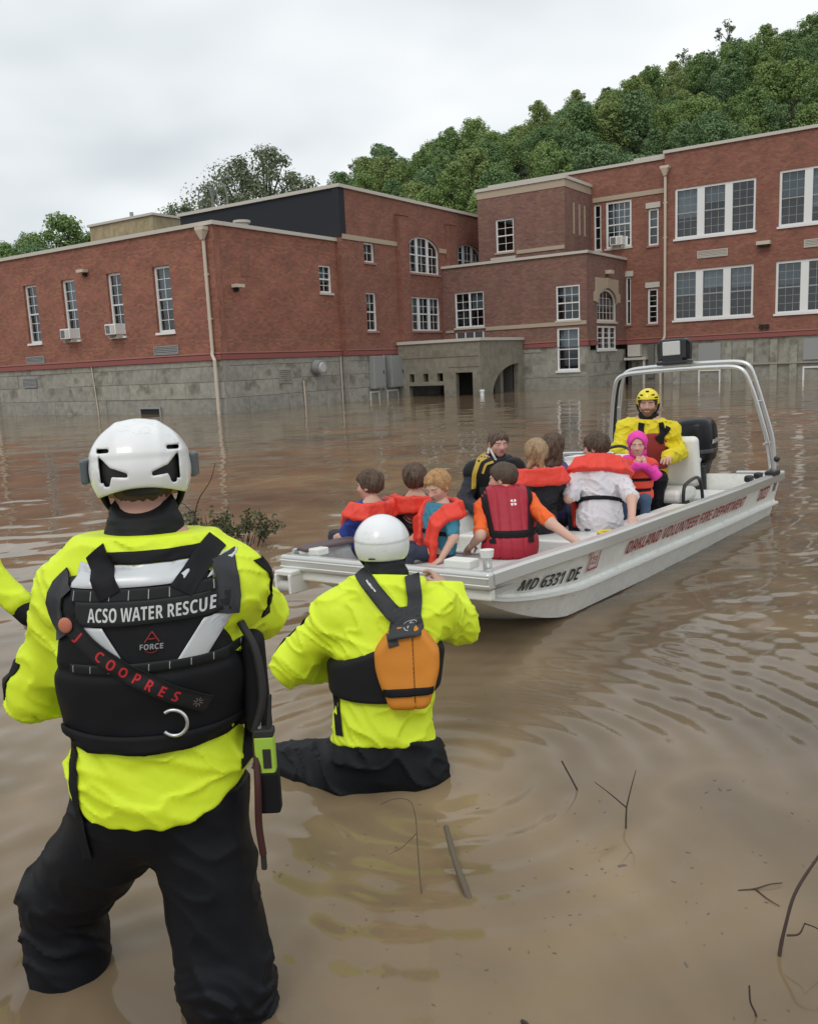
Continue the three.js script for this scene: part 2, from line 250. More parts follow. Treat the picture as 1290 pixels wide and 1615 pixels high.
// ---- low front wing (gym side)
{
  const w = wing('brick_building', 'long low red brick wing with four tall narrow windows on a concrete base', .5, 0);
  const wins = [[-11.45, -10.52], [-8.72, -7.79], [-5.71, -4.83], [-2.92, -1.93]];
  w.put('wall', wallGeo('z', 0, -17.5, .5, 2.0, 6.86, wins.map(q => [...q, 3.18, 5.68])), mBrickA);
  const side = [5.95, 6.75, 4.68, 5.82];   // u = -z on the x face
  w.put('wall', wallGeo('x', .5, .33, 7.2, 2.0, 6.88, [side]), mBrickA);
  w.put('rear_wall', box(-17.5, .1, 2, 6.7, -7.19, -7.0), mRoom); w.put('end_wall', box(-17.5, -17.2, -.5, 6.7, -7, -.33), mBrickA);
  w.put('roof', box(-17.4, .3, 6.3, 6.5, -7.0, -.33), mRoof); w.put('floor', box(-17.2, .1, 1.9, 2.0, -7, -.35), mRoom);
  coping(w, 'z', 0, -17.6, .6, 7.0); coping(w, 'x', .5, .52, 7.2, 7.004);
  wins.forEach((q, i) => windowIn(w, 'z', 0, ...q, 3.18, 5.68, { cols: 2, rows: 3, back: .16, fr: .09, sillMat: mWhite, blind: i === 3 ? 1.4 : .3 }));
  windowIn(w, 'x', .5, ...side, 4.68, 5.82, { lights: 2, cols: 1, rows: 2, post: .12, back: .12, blind: 0, sillMat: mSill });
  blocks(w, 'z', 0, -17.5, .5, COURSES, 3.1, [[-12.3, -11.2, 1.2, 1.7], [-4.45, -3.1, -.1, .3]]); blocks(w, 'x', .5, .1, 7.2, COURSES, 2.6);
  band(w, 'z', 0, -17.5, .5); band(w, 'x', .5, .0, 7.2);
  downspout(w, 'z', 0, .14, 6.72, .16); downspout(w, 'z', 0, -14.45, 6.72, .14);
  louvre(w, 'z', 0, -3.2, -1.8, 2.32, 2.66, mGrey, 4); louvre(w, 'z', 0, -11.75, -10.45, 2.3, 2.6, mGrey, 4); louvre(w, 'z', 0, -12.25, -11.25, 1.24, 1.66, mGrey, 6); louvre(w, 'x', .5, 3.05, 3.75, 1.0, 1.55, mConc[2], 6);
  // half drowned black hatch, conduit, exhaust hood, blind patch of infill brick
  const h = part('basement_hatch', w); mesh('frame', onFace(w, 'z', 0, join([box(-4.42, -3.12, .22, .29, -.02, .06), box(-4.42, -4.34, -.3, .22, -.02, .05), box(-3.2, -3.12, -.3, .22, -.02, .05)])), mGrey, h); mesh('panel', onFace(w, 'z', 0, box(-4.34, -3.2, -.3, .22, -.04, .0)), mDark, h);
  mesh('conduit', onFace(w, 'z', 0, cyl(V(-7.0, -.4, .04), V(-7.2, 2.0, .04), .025)), mPipe, w);
  mesh('conduit', onFace(w, 'x', .5, cyl(V(4.5, -.4, .06), V(4.45, 1.05, .06), .035)), mPipe, w);
  mesh('conduit', onFace(w, 'x', .5, cyl(V(7.0, -.4, .06), V(7.0, 2.0, .06), .025)), mPipe, w);
  const e = part('exhaust_hood', w); const drum = new THREE.CylinderGeometry(.3, .3, .34, 20); drum.rotateX(Math.PI / 2); drum.translate(5.35, 1.58, .2); mesh('drum', onFace(w, 'x', .5, drum), mGrey, e); const cp = new THREE.CylinderGeometry(.19, .22, .05, 20); cp.rotateX(Math.PI / 2); cp.translate(5.35, 1.56, .39); mesh('cap', onFace(w, 'x', .5, cp), M(.5, .5, .49, .5), e);
  mesh('infill_panel', onFace(w, 'x', .5, box(1.32, 1.82, 5.1, 5.85, .0, .012)), mBrickC, w);
  for (const [f, c, u, y] of [['z', 0, -7.0, 5.9], ['x', .5, .95, 4.72]]) { const l = part('wall_lamp', w); mesh('bracket', onFace(w, f, c, box(u - .09, u + .09, y - .2, y - .04, 0, .1)), mDark, l); mesh('housing', onFace(w, f, c, box(u - .22, u + .22, y - .06, y + .06, .03, .3)), mPipe, l); }
}
// ---- auditorium block behind it
{
  const w = wing('brick_building', 'taller brick block with a black painted side above the low wing roof and arched windows', .8, -7.2);
  const A1 = [12.22, 15.08, 5.85, 7.58, 6.9], A2 = [16.76, 19.45, 5.9, 7.6, 6.95], holes = [{ arch: A1 }, { arch: A2 }, [8.8, 9.58, 6.09, 6.94], [8.78, 9.55, 3.08, 4.78], [12.22, 15.0, 3.11, 4.73]];
  w.put('wall', wallGeo('x', .8, 7.2, 20.3, 2.0, 9.05, holes), mBrickC);
  w.put('black_wall', box(-9.0, .47, 6.2, 9.1, -7.6, -7.21), mBlackWall); w.put('black_return', box(.47, .815, 7.05, 9.06, -7.55, -7.15), mBlackWall);
  w.put('return_wall', boxUV(box(.5, .795, 2.0, 7.0, -7.5, -7.196)), mBrickC);
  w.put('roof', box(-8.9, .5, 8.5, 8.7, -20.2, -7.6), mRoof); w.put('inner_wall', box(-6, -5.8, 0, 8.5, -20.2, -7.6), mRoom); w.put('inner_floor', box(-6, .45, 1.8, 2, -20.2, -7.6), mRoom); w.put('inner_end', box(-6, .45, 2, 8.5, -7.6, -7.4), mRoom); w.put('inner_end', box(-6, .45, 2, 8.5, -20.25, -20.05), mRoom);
  coping(w, 'x', .8, 7.1, 20.3, 9.2); coping(w, 'z', -7.2, -9.1, .3, 9.205);
  // pilasters and the cream belt course between them
  for (const [a, b] of [[11.35, 12.1], [15.75, 16.55]]) { w.put('pilaster', boxUV(onFace({ off: [0, 0] }, 'x', .8, box(a, b, 2.2, 8.35, -.02, .22))), mBrickC); w.put('pilaster_cap', onFace({ off: [0, 0] }, 'x', .8, box(a - .04, b + .04, 8.352, 8.45, -.02, .26)), mBrickC); }
  for (const [a, b] of [[7.25, 8.5], [8.5, 11.35], [12.1, 12.2], [15.12, 15.75], [16.55, 16.74]]) if (a !== 8.5) w.put('belt_course', onFace({ off: [0, 0] }, 'x', .8, box(a, b, 6.95, 7.16, 0, .05)), mCream); else w.put('belt_course', onFace({ off: [0, 0] }, 'x', .8, box(8.5, 11.35, 6.96, 7.16, 0, .05)), mCream);
  for (const A of [A1, A2]) windowIn(w, 'x', .8, A[0], A[1], A[2], A[3], { lights: 3, cols: 2, rows: 2, arch: A[3] - A[4], post: .18, back: .12, sillMat: mSill });
  windowIn(w, 'x', .8, 8.8, 9.58, 6.09, 6.94, { cols: 2, rows: 2, sashes: 1, sillMat: mSill, back: .12 }); windowIn(w, 'x', .8, 8.78, 9.55, 3.08, 4.78, { cols: 2, rows: 2, sillMat: mSill, back: .12 });
  windowIn(w, 'x', .8, 12.22, 15.0, 3.11, 4.73, { lights: 3, cols: 2, rows: 2, post: .2, sillMat: mSill, back: .12 });
  blocks(w, 'x', .8, 7.2, 15.3, COURSES, 2.6, [[8.7, 9.6, -.7, .42], [9.98, 11.2, -.7, .42]]); band(w, 'x', .8, 7.15, 11.0);
  // two grey electrical cabinets over half drowned basement windows
  for (const [a, b] of [[8.72, 9.5], [10.05, 11.05]]) { const c = part('electrical_cabinet', w); mesh('box', onFace(w, 'x', .8, new RoundedBoxGeometry(b - a, 1.45, .3, 2, .02).translate((a + b) / 2, 1.22, .15)), mSteel, c); mesh('door', onFace(w, 'x', .8, box(a + .05, b - .05, .56, 1.88, .3, .315)), mSteel, c); mesh('handle', onFace(w, 'x', .8, box(b - .12, b - .09, 1.15, 1.3, .315, .345)), mDark, c);
    windowIn(w, 'x', .8, a + .02, b - .02, -.5, .38, { cols: 2, rows: 1, sashes: 1, back: .06, blind: 0, sill: false }); }
  mesh('conduit', onFace(w, 'x', .8, cyl(V(9.78, .4, .08), V(9.78, 2.0, .08), .05)), mSteel, w);
  // roof ladder hoops and a small vent on the low roof in front
  const l = part('roof_ladder', w); for (const [x, k] of [[-7.95, 0], [-6.95, 0]]) { mesh('handrail', onFace(w, 'z', -7.2, tube([[x - .02, 8.9, -.3], [x, 9.75, -.3], [x + .14, 10.18, -.3], [x + .45, 10.3, -.3], [x + .76, 10.18, -.3], [x + .9, 9.75, -.3], [x + .92, 9.15, -.3]], .032, 40, 8)), M(.2, .2, .2, .6), l); }
  mesh('rung_post', onFace(w, 'z', -7.2, join([cyl(V(-7.05, 9.1, -.32), V(-7.05, 10.2, -.32), .03), cyl(V(-6.7, 9.1, -.32), V(-6.7, 10.25, -.32), .03)])), M(.2, .2, .2, .6), l);
}
{
  const v = tag(mesh('roof_vent', join([new THREE.CylinderGeometry(.28, .28, .5, 16), new THREE.CylinderGeometry(.36, .36, .1, 16).translate(0, .28, 0)]), mCope), 'small pale metal cap vent on the low brick wing roof', 'vent'); v.position.copy(bW(-1.85, 7.35, -4));
}
// ---- cream penthouse on the roof behind the low wing
{
  const w = wing('roof_penthouse', 'cream rendered roof hut with rust streaks above the low wing', -11.9, -8, 'roof hut');
  const t = stainTex([.66, .60, .48], 31, .3); t.repeat.set(.25, .25); const m = M(1, 1, 1, .9, { map: t });
  w.put('wall', boxUV(box(-17, -11.9, 2, 9.6, -11.2, -8)), m); w.put('roof_edge', box(-17.1, -11.8, 9.6, 9.72, -11.3, -7.9), mCope);
  w.put('stack', cyl(V(-14.2, 9.7, -8.6), V(-14.2, 10.1, -8.6), .1), mGrey);
  for (let k = 0; k < 6; k++) w.put('seam', box(-16.8 + k * .9, -16.76 + k * .9, 6, 9.55, -8.0, -7.985), m);
  for (let k = 0; k < 4; k++) w.put('seam', box(-11.9, -11.885, 6, 9.55, -10.9 + k * .85, -10.86 + k * .85), m);
}
// ---- low entrance block
{
  const w = wing('brick_building', 'brown brick entrance block with stone arched window at its outer corner', 8.55, -15.3);
  const F = [[1.5, 3.16, 3.2, 4.92], [7.03, 8.2, 3.22, 4.79], [7.02, 8.15, .89, 2.88]];
  w.put('wall', wallGeo('z', -15.3, .8, 8.55, 2.0, 6.16, [[1.5, 3.16, 3.2, 4.92], [7.03, 8.2, 3.22, 4.79], [7.02, 8.15, 1.9999, 2.88]].map((q, i) => i === 2 ? [7.02, 8.15, 2.002, 2.88] : q)), mBrickB);
  const AR = [16.5, 18.95, 3.12, 4.66, 3.95];
  w.put('wall', wallGeo('x', 8.55, 15.62, 20.3, 2.0, 6.16, [{ arch: AR }, [16.5, 18.85, 2.002, 2.9]]), mBrickB);
  w.put('roof', box(.8, 8.4, 5.7, 5.9, -20.2, -15.6), mRoof); w.put('inner_floor', box(.8, 8.2, -.2, 0, -20.2, -15.65), mRoom); w.put('inner_wall', box(.82, 8.2, 0, 5.7, -20.25, -20.1), mRoom); w.put('inner_side', box(.815, .95, 0, 5.7, -20.1, -15.62), mRoom);
  coping(w, 'z', -15.3, .8, 8.64, 6.28, mCope, .12); coping(w, 'x', 8.55, 15.3, 20.3, 6.284, mCope, .12);
  windowIn(w, 'z', -15.3, ...F[0], { lights: 2, cols: 2, rows: 2, post: .09 }); windowIn(w, 'z', -15.3, ...F[1], { cols: 3, rows: 2, back: .06, blind: 2, fr: .06 }); windowIn(w, 'z', -15.3, ...F[2], { cols: 2, rows: 2, fr: .09, sillMat: mWhite, blind: 2 });
  windowIn(w, 'x', 8.55, AR[0], AR[1], AR[2], AR[3], { cols: 5, rows: 4, sashes: 1, arch: AR[3] - AR[4], fr: .1, back: .08, mat: M(.66, .66, .6, .6), blind: 2 }); windowIn(w, 'x', 8.55, 16.5, 18.85, 1.8, 2.9, { lights: 3, cols: 1, rows: 2, post: .14, back: .04, sillMat: mWhite });
  // stone hood over the arched window
  const s = new THREE.Shape(); s.moveTo(16.1, 4.05); s.lineTo(16.1, 4.45); s.lineTo(16.3, 4.5); s.lineTo(16.3, 5.12); s.lineTo(19.1, 5.12); s.lineTo(19.1, 4.5); s.lineTo(19.35, 4.45); s.lineTo(19.35, 4.05); s.lineTo(18.97, 4.05); for (let k = 0; k <= 14; k++) { const a = k / 14 * Math.PI; s.lineTo(17.725 + 1.245 * Math.cos(a), 3.97 + .71 * Math.sin(a)); } s.lineTo(16.1, 4.05);
  w.put('stone_hood', onFace({ off: [0, 0] }, 'x', 8.55, new THREE.ExtrudeGeometry(s, { depth: .07, bevelEnabled: true, bevelSize: .01, bevelThickness: .01, bevelSegments: 1 })), mCream); w.put('keystone', onFace({ off: [0, 0] }, 'x', 8.55, box(17.5, 17.95, 4.7, 5.16, .05, .13)), mCream);
  const l = part('wall_lamp', w); mesh('housing', onFace(w, 'x', 8.55, box(17.5, 17.95, 5.35, 5.52, .02, .3)), mPipe, l);
  w.put('belt_course', onFace({ off: [0, 0] }, 'z', -15.3, box(3.25, 8.52, 2.98, 3.16, 0, .05)), mCream); w.put('belt_course', onFace({ off: [0, 0] }, 'z', -15.3, box(.95, 1.42, 2.98, 3.1, 0, .05)), mCream);
  w.put('basement_glazing', onFace({ off: [0, 0] }, 'z', -15.3, box(1.55, 3.1, 2.6, 2.95, .003, .03)), M(.09, .10, .11, .06)); for (let k = 0; k < 4; k++) w.put('glazing_post', onFace({ off: [0, 0] }, 'z', -15.3, box(1.55 + k * .51, 1.61 + k * .51, 2.6, 2.95, .03, .06)), mWhite);
  blocks(w, 'z', -15.3, .95, 8.55, COURSES, 2.8, [[6.9, 8.3, .85, 2.1]], [7.02, 8.15, .8]); blocks(w, 'x', 8.55, 15.4, 20.3, COURSES.slice(0, 5).concat(1.8), 2.8); 
  for (const [a, b] of [[6.5, 7.0], [8.17, 8.5]]) mesh('jamb', boxUV(onFace(w, 'z', -15.3, box(a, b, .6, 2.0, -.029, -.005))), mConc[0], w); mesh('sill_block', onFace(w, 'z', -15.3, box(6.5, 8.5, .6, .79, -.028, -.004)), mConc[0], w);
  band(w, 'z', -15.3, 5.3, 6.98); band(w, 'z', -15.3, 8.2, 8.62); band(w, 'x', 8.55, 15.3, 16.4); band(w, 'x', 8.55, 18.95, 20.3);
}
// ---- stair tower on the entrance block
{
  const w = wing('brick_building', 'square brown brick stair tower rising from the entrance block roof', 6.74, -17.04);
  w.put('wall', wallGeo('z', -17.04, 2.0, 6.74, 5.9, 9.75, [[3.0, 4.0, 6.85, 8.45]]), mBrickB); w.put('wall', wallGeo('x', 6.74, 17.36, 20.3, 5.9, 9.75, []), mBrickB); w.put('wall', boxUV(box(2.0, 2.3, 5.9, 9.75, -20.3, -17.36)), mBrickB);
  w.put('roof', box(2.1, 6.6, 9.2, 9.4, -20.3, -17.3), mRoof); w.put('inner_wall', box(2.3, 6.4, 5.9, 9.2, -20.4, -20.2), mRoom);
  for (const [y0, y1, d, m] of [[9.55, 9.9, .03, mCream], [9.9, 10.05, .1, mCope]]) { w.put(d > .05 ? 'coping' : 'cornice', box(2.0 - d, 6.74 + d, y0, y1, -17.3, -17.04 + d), m); w.put(d > .05 ? 'coping' : 'cornice', box(6.5, 6.74 + d - .002, y0 + .002, y1 - .002, -20.3, -17.3), m); }
  windowIn(w, 'z', -17.04, 3.0, 4.0, 6.85, 8.45, { cols: 2, rows: 2, sillMat: mCream, blind: .8 });
  w.put('belt_course', onFace({ off: [0, 0] }, 'z', -17.04, box(4.15, 6.72, 6.68, 6.86, 0, .05)), mCream); w.put('belt_course', onFace({ off: [0, 0] }, 'z', -17.04, box(2.7, 4.1, 6.5, 6.62, 0, .06)), mCope);
  for (const z of [18.1, 18.8, 19.45]) w.put('stone_strip', onFace({ off: [0, 0] }, 'x', 6.74, box(z - .07, z + .07, 7.45, 8.92, 0, .03)), mCream);
}
// ---- main two storey block
{
  const w = wing('brick_building', 'main two storey red brick block with wide triple windows and tall cream downspout', 10.6, -20);
  const PW = [[6.9, 7.28, 6.8, 9.03], [7.53, 8.86, 6.82, 9.08], [9.71, 10.22, 6.74, 8.47], [8.57, 8.82, 3.0, 5.33], [9.69, 10.2, 2.97, 4.67]];
  w.put('wall', wallGeo('z', -20.3, .9, 10.6, 2.0, 10.7, PW), mBrickC);
  const MW = [[11.11, 14.8, 6.86, 9.18], [11.08, 14.77, 3.04, 5.38], [15.8, 19.5, 6.88, 9.3], [15.74, 19.45, 3.04, 5.37]];
  w.put('wall', wallGeo('z', -20, 10.6, 30, 2.0, 10.88, MW), mBrickC); w.put('return_wall', boxUV(box(10.6, 10.9, 2.0, 10.88, -20.6, -20.32)), mBrickC);
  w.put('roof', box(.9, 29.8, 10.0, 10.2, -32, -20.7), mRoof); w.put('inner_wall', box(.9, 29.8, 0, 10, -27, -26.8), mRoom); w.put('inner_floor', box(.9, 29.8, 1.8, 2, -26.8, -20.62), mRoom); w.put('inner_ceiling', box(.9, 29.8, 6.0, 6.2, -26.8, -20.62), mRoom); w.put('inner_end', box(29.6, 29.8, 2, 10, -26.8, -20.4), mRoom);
  coping(w, 'z', -20.3, .9, 10.55, 10.82); coping(w, 'z', -20, 10.55, 30, 11.0);
  w.put('raised_parapet', box(9.0, 10.55, 10.822, 10.92, -20.8, -20.22), mCope);
  windowIn(w, 'z', -20.3, ...PW[0], { cols: 1, rows: 2, blind: 0 }); windowIn(w, 'z', -20.3, ...PW[1], { cols: 4, rows: 3, fr: .1, blind: .4 }); windowIn(w, 'z', -20.3, ...PW[2], { cols: 1, rows: 2, fr: .08, sillMat: mSill }); windowIn(w, 'z', -20.3, ...PW[3], { cols: 1, rows: 1, fr: .06, blind: 0, sillMat: mSill }); windowIn(w, 'z', -20.3, ...PW[4], { cols: 1, rows: 3, fr: .08, sillMat: mSill });
  for (const q of MW) windowIn(w, 'z', -20, ...q, { lights: 3, cols: 3, rows: 3, post: .34, fr: .1, back: .1, blind: 1.2, sillMat: mWhite, bw: .008, barMat: mBar });
  for (const [a, b, y] of [[9.6, 10.32, 8.5], [9.58, 10.3, 4.72], [8.5, 8.95, 5.36]]) w.put('stone_lintel', onFace({ off: [0, 0] }, 'z', -20.3, box(a, b, y, y + .26, 0, .06)), mCope);
  w.put('belt_course', onFace({ off: [0, 0] }, 'z', -20.3, box(6.85, 10.58, 9.14, 9.36, 0, .05)), mCream);
  downspout(w, 'z', -20, 10.68, 10.2, -.18);
  for (const a of [12.2, 16.9]) louvre(w, 'z', -20, a, a + 1.4, 5.86, 6.2, mCope, 4);
  { const l = part('wall_lamp', w); mesh('housing', onFace(w, 'z', -20, box(14.93, 15.52, 6.16, 6.32, .02, .36)), mPipe, l); mesh('lens', onFace(w, 'z', -20, box(14.97, 15.48, 6.09, 6.158, .05, .33)), mDark, l); }
  { const l = part('alarm_bell', w); for (const u of [15.18, 15.42]) mesh('horn', onFace(w, 'z', -20, box(u - .09, u + .09, 2.42, 2.6, .02, .16)), mDark, l); }
  band(w, 'z', -20.3, 8.62, 10.6); band(w, 'z', -20, 10.6, 30);
  blocks(w, 'z', -20.3, 8.85, 10.6, COURSES, 1.4, [[8.4, 10.0, -.1, 2.02]]); blocks(w, 'z', -20, 10.6, 30, [-.7, .82, 2.02], 1.75, [[12.25, 13.4, .82, 2.02], [16.95, 18.3, .82, 2.02], [12.25, 13.4, -.7, .8], [16.95, 18.3, -.7, .8]]);
  // pale pilaster strips, boarded grey panels and drowned basement windows
  for (const u of [11.25, 13.7, 14.7, 15.75, 16.6, 18.6, 20]) w.put('concrete_pier', boxUV(onFace({ off: [0, 0] }, 'z', -20, box(u - .16, u + .16, -.6, 1.9, -.02, .09))), mConc[2]);
  w.put('ledge', onFace({ off: [0, 0] }, 'z', -20, box(11.45, 30, .78, .86, 0, .12)), mConc[2]);
  for (const a of [12.3, 17.0]) { w.put('grey_panel', onFace({ off: [0, 0] }, 'z', -20, box(a, a + 1.05, .92, 1.88, -.02, .04)), mGrey); windowIn(w, 'z', -20, a, a + 1.05, -.4, .62, { lights: 1, cols: 4, rows: 1, sashes: 1, back: .02, blind: 0, sill: false }); w.put('area_wall', onFace({ off: [0, 0] }, 'z', -20, box(a - .05, a + 1.1, -.6, .78, -.3, -.16)), mRoom); }
  w.put('doorway', onFace({ off: [0, 0] }, 'z', -20.3, box(8.6, 9.55, -.6, 1.2, -.25, -.2)), mDoor); w.put('door_hood', onFace({ off: [0, 0] }, 'z', -20.3, box(8.62, 9.75, 1.22, 1.34, -.1, .5)), mCope); w.put('door_post', onFace({ off: [0, 0] }, 'z', -20.3, box(9.58, 9.68, -.6, 1.22, .3, .42)), mCope); w.put('meter_box', onFace({ off: [0, 0] }, 'z', -20.3, box(8.75, 9.4, 1.4, 1.98, .0, .3)), mCope); w.put('utility_box', onFace({ off: [0, 0] }, 'z', -20.3, box(9.7, 10.05, .3, 1.95, -.02, .1)), M(.15, .145, .13, .8));
}
// ---- concrete porch
{
  const w = wing('concrete_porch', 'low grey concrete porch with dark square openings and an arch at its end', 5.27, -11, 'porch');
  const holes = [[1.42, 3.34, -.6, .5], [1.45, 1.72, .68, 1.05], [2.22, 2.5, .68, 1.05], [2.98, 3.3, .68, 1.05], [3.98, 4.86, -.6, 1.05]];
  w.put('front_wall', wallGeo('z', -11, .85, 5.27, -.8, 2.42, holes, .28), mPorch);
  const s = new THREE.Shape([[11.28, -.8], [12.1, -.8]].map(q => new THREE.Vector2(...q))); for (let k = 0; k <= 12; k++) { const a = k / 12 * Math.PI / 2; s.lineTo(14.75 - 2.62 * Math.cos(a), 0 + 1.34 * Math.sin(a)); } s.lineTo(14.75, -.8); s.lineTo(15.29, -.8); s.lineTo(15.29, 2.42); s.lineTo(11.28, 2.42); s.lineTo(11.28, -.8);
  const sg = new THREE.ExtrudeGeometry(s, { depth: .28, bevelEnabled: false }); sg.translate(0, 0, -.28); sg.rotateY(Math.PI / 2); sg.translate(5.27, 0, 0); w.put('side_wall', sg, mPorch);
  w.put('roof_slab', box(.85, 5.2, 2.2, 2.4, -15.25, -11.2), mRoof); w.put('coping', box(.84, 5.34, 2.425, 2.56, -11.3, -10.93), mCope); w.put('coping', box(5.0, 5.338, 2.427, 2.558, -15.28, -11.3), mCope);
  w.put('inner_post', box(4.3, 4.6, -.8, 2.2, -14.4, -14.1), mPorch); w.put('inner_wall', box(.9, 4.9, -.8, 2.2, -14.9, -14.7), mRoom);
  w.put('sill_band', box(1.42, 3.34, .5, .58, -11.2, -10.96), mPorch); for (const [a, b, y] of [[1.0, 5.2, 1.75], [3.6, 5.2, 1.28]]) w.put('score_line', box(a, b, y, y + .025, -11.0, -10.988), M(.12, .11, .095, .95));
}
// ---- window air conditioners
const acs = [[-8.25, 3.2, 0, 'boxy white window air conditioner under the second tall window of the low wing'], [-5.27, 3.22, 0, 'boxy white window air conditioner under the tall window next to the curtained one'], [8.2, 6.9, -20.3, 'white window air conditioner in the upstairs window beside the stair tower']];
for (const [x, y, z, label] of acs) {
  const p = bW(x, y, z), a = thing('air_conditioner', label, 'air conditioner', [p.x, p.y, p.z], BT, 'window air conditioners');
  mesh('case', new RoundedBoxGeometry(.66, .42, .5, 2, .02).translate(0, .23, .16), mWhite, a); mesh('grille_frame', box(-.27, .0, .07, .39, .41, .425), mGrey, a);
  for (let k = 0; k < 6; k++) mesh('slat', box(-.25, -.02, .1 + k * .05, .115 + k * .05, .425, .435), mDark, a);
  mesh('control_panel', box(.06, .28, .07, .39, .41, .42), mCope, a); mesh('bracket', join([box(-.28, -.24, -.12, .02, -.05, .3), box(.24, .28, -.12, .02, -.05, .3)]), mCope, a);
  mesh('side_filler', join([box(-.44, -.335, .02, .44, -.1, -.06), box(.335, .44, .02, .44, -.1, -.06)]), mWhite, a);
}
// white post standing in the water by the porch
{ const p = bW(5.6, 0, -10.5); const o = thing('white_post', 'short white capped post poking out of the water by the porch', 'post', [p.x, -.5, p.z]); mesh('post', cyl(V(0, 0, 0), V(0, .74, 0), .09, .09, 12), mWhite, o); mesh('cap', new THREE.CylinderGeometry(.11, .12, .08, 12).translate(0, .74, 0), mWhite, o); }

// ---------------------------------------------------------------- wooded hill and trees
const ridge = (x) => x > -12 ? 26.5 + .262 * (x + 12) : x > -34 ? lerp(8, 26.5, sstep(-34, -12, x)) : lerp(8, 19, sstep(-34, -56, x)) - Math.max(0, -x - 60) * .05;
const hillY = (x, z) => { const k = sstep(-62, -168, z); return -1 + (ridge(x) + 1.6 * noise(x * .06, z * .06, 3)) * k * (1 + .12 * Math.sin(k * 3.1)) ; };
{
  const P = [], I = [], nx = 90, nz = 40;
  for (let j = 0; j <= nz; j++) for (let i = 0; i <= nx; i++) { const z = -58 - j * 5.5, x = -220 + i * 5.5; P.push(x, hillY(x, Math.max(z, -168)) - Math.max(0, -z - 200) * .2, z); }
  for (let j = 0; j < nz; j++) for (let i = 0; i < nx; i++) { const a = j * (nx + 1) + i; I.push(a, a + 1, a + nx + 2, a, a + nx + 2, a + nx + 1); }
  const g = new THREE.BufferGeometry(); g.setAttribute('position', new THREE.Float32BufferAttribute(P, 3)); g.setIndex(I); g.computeVertexNormals();
  const o = mesh('hill', g, M(.028, .042, .018, .95)); o.userData = { kind: 'structure', label: 'steep wooded hillside behind the school' };
}
const mBark = M(.10, .085, .07, .95);
const leafM = [[.215, .320, .115], [.178, .285, .115], [.250, .350, .120], [.280, .355, .130], [.190, .295, .135]].map(c => M(...c, .8, { transmission: .28, thickness: 0, side: THREE.DoubleSide, specularIntensity: .35 }));
const leafPale = M(.21, .25, .155, .8, { transmission: .3, thickness: 0, side: THREE.DoubleSide, specularIntensity: .35 });
function treeGeo(H, R, base, lobes, per, size, spread = .55) {
  const T = [], L = [], N = []; let last = V(0, 0, 0), lr = .035 * H * .55;
  const trunkTop = H * .82; let p0 = V(0, -1.2, 0); const bend = [rr(-.4, .4), rr(-.4, .4)];
  const path = []; for (let k = 0; k <= 5; k++) { const t = k / 5; path.push(V(bend[0] * t * t * 1.5, -1.2 + (trunkTop + 1.2) * t, bend[1] * t * t * 1.5)); }
  for (let k = 0; k < 5; k++) T.push(cyl(path[k], path[k + 1], lr * (1 - k * .17), lr * (1 - (k + 1) * .17), 7));
  for (let q = 0; q < lobes; q++) {
    const t = (q + .5) / lobes, a = q * 2.4 + rr(-.5, .5), y = lerp(base, H * .93, Math.pow(t, .85)), prof = Math.sin(Math.PI * clamp(.16 + .8 * t)) ** .75, rad = R * prof * rr(.25, 1.0);
    const c = V(Math.cos(a) * rad, y, Math.sin(a) * rad), lrad = R * rr(.20, .46) * (.7 + .4 * prof);
    const from = path[Math.min(4, 1 + Math.floor(t * 4))].clone().lerp(path[Math.min(5, 2 + Math.floor(t * 4))], .3); from.y = Math.min(from.y, y - .3);
    T.push(cyl(from, c, lr * .3, lr * .08, 5));
    for (let i = 0; i < per; i++) {
      const u = rr(-1, 1), f = rr(0, 6.283), s = Math.sqrt(1 - u * u), rd = lrad * (spread + (1 - spread) * Math.pow(rnd(), .6)) * (1 + .25 * noise(c.x + u * 3, c.y + f, c.z));
      const x = c.x + s * Math.cos(f) * rd, yy = c.y + u * rd * .78, z = c.z + s * Math.sin(f) * rd;
      const n = V(s * Math.cos(f) + rr(-.9, .9), u + .6 + rr(-.7, .7), s * Math.sin(f) + rr(-.9, .9)).normalize(), e1 = V(rr(-1, 1), rr(-1, 1), rr(-1, 1)).cross(n).normalize(), e2 = n.clone().cross(e1), h = size * rr(.6, 1.3);
      const A = [x + e1.x * h, yy + e1.y * h, z + e1.z * h], B = [x + e2.x * h * .7, yy + e2.y * h * .7, z + e2.z * h * .7], C = [x - e1.x * h, yy - e1.y * h, z - e1.z * h], D = [x - e2.x * h * .7, yy - e2.y * h * .7, z - e2.z * h * .7];
      L.push(...A, ...B, ...C, ...A, ...C, ...D); for (let k = 0; k < 6; k++) N.push(n.x, n.y, n.z);
    }
  }
  const g = new THREE.BufferGeometry(); g.setAttribute('position', new THREE.Float32BufferAttribute(L, 3)); g.setAttribute('normal', new THREE.Float32BufferAttribute(N, 3));
  return [join(T), g];
}
const treeKinds = [treeGeo(11, 4.2, 2.6, 34, 170, .20, .35), treeGeo(13, 3.7, 3, 36, 160, .20, .35), treeGeo(9.5, 4.6, 2, 34, 170, .21, .35), treeGeo(14, 3.2, 3.5, 34, 160, .19, .3), treeGeo(11.5, 4.6, 2.8, 38, 150, .20, .3)];
const thinKinds = [treeGeo(13, 2.9, 5, 16, 55, .24, .2), treeGeo(14, 2.6, 6, 14, 50, .22, .2)];
function addTree(kind, mat, x, y, z, s, label, group) {
  const t = thing('tree', label, 'tree', [x, y, z], rr(0, 6.28), group); t.scale.set(s * rr(.92, 1.08), s * rr(.94, 1.06), s * rr(.92, 1.08));
  mesh('trunk', kind[0], mBark, t); mesh('crown', kind[1], mat, t); return t;
}
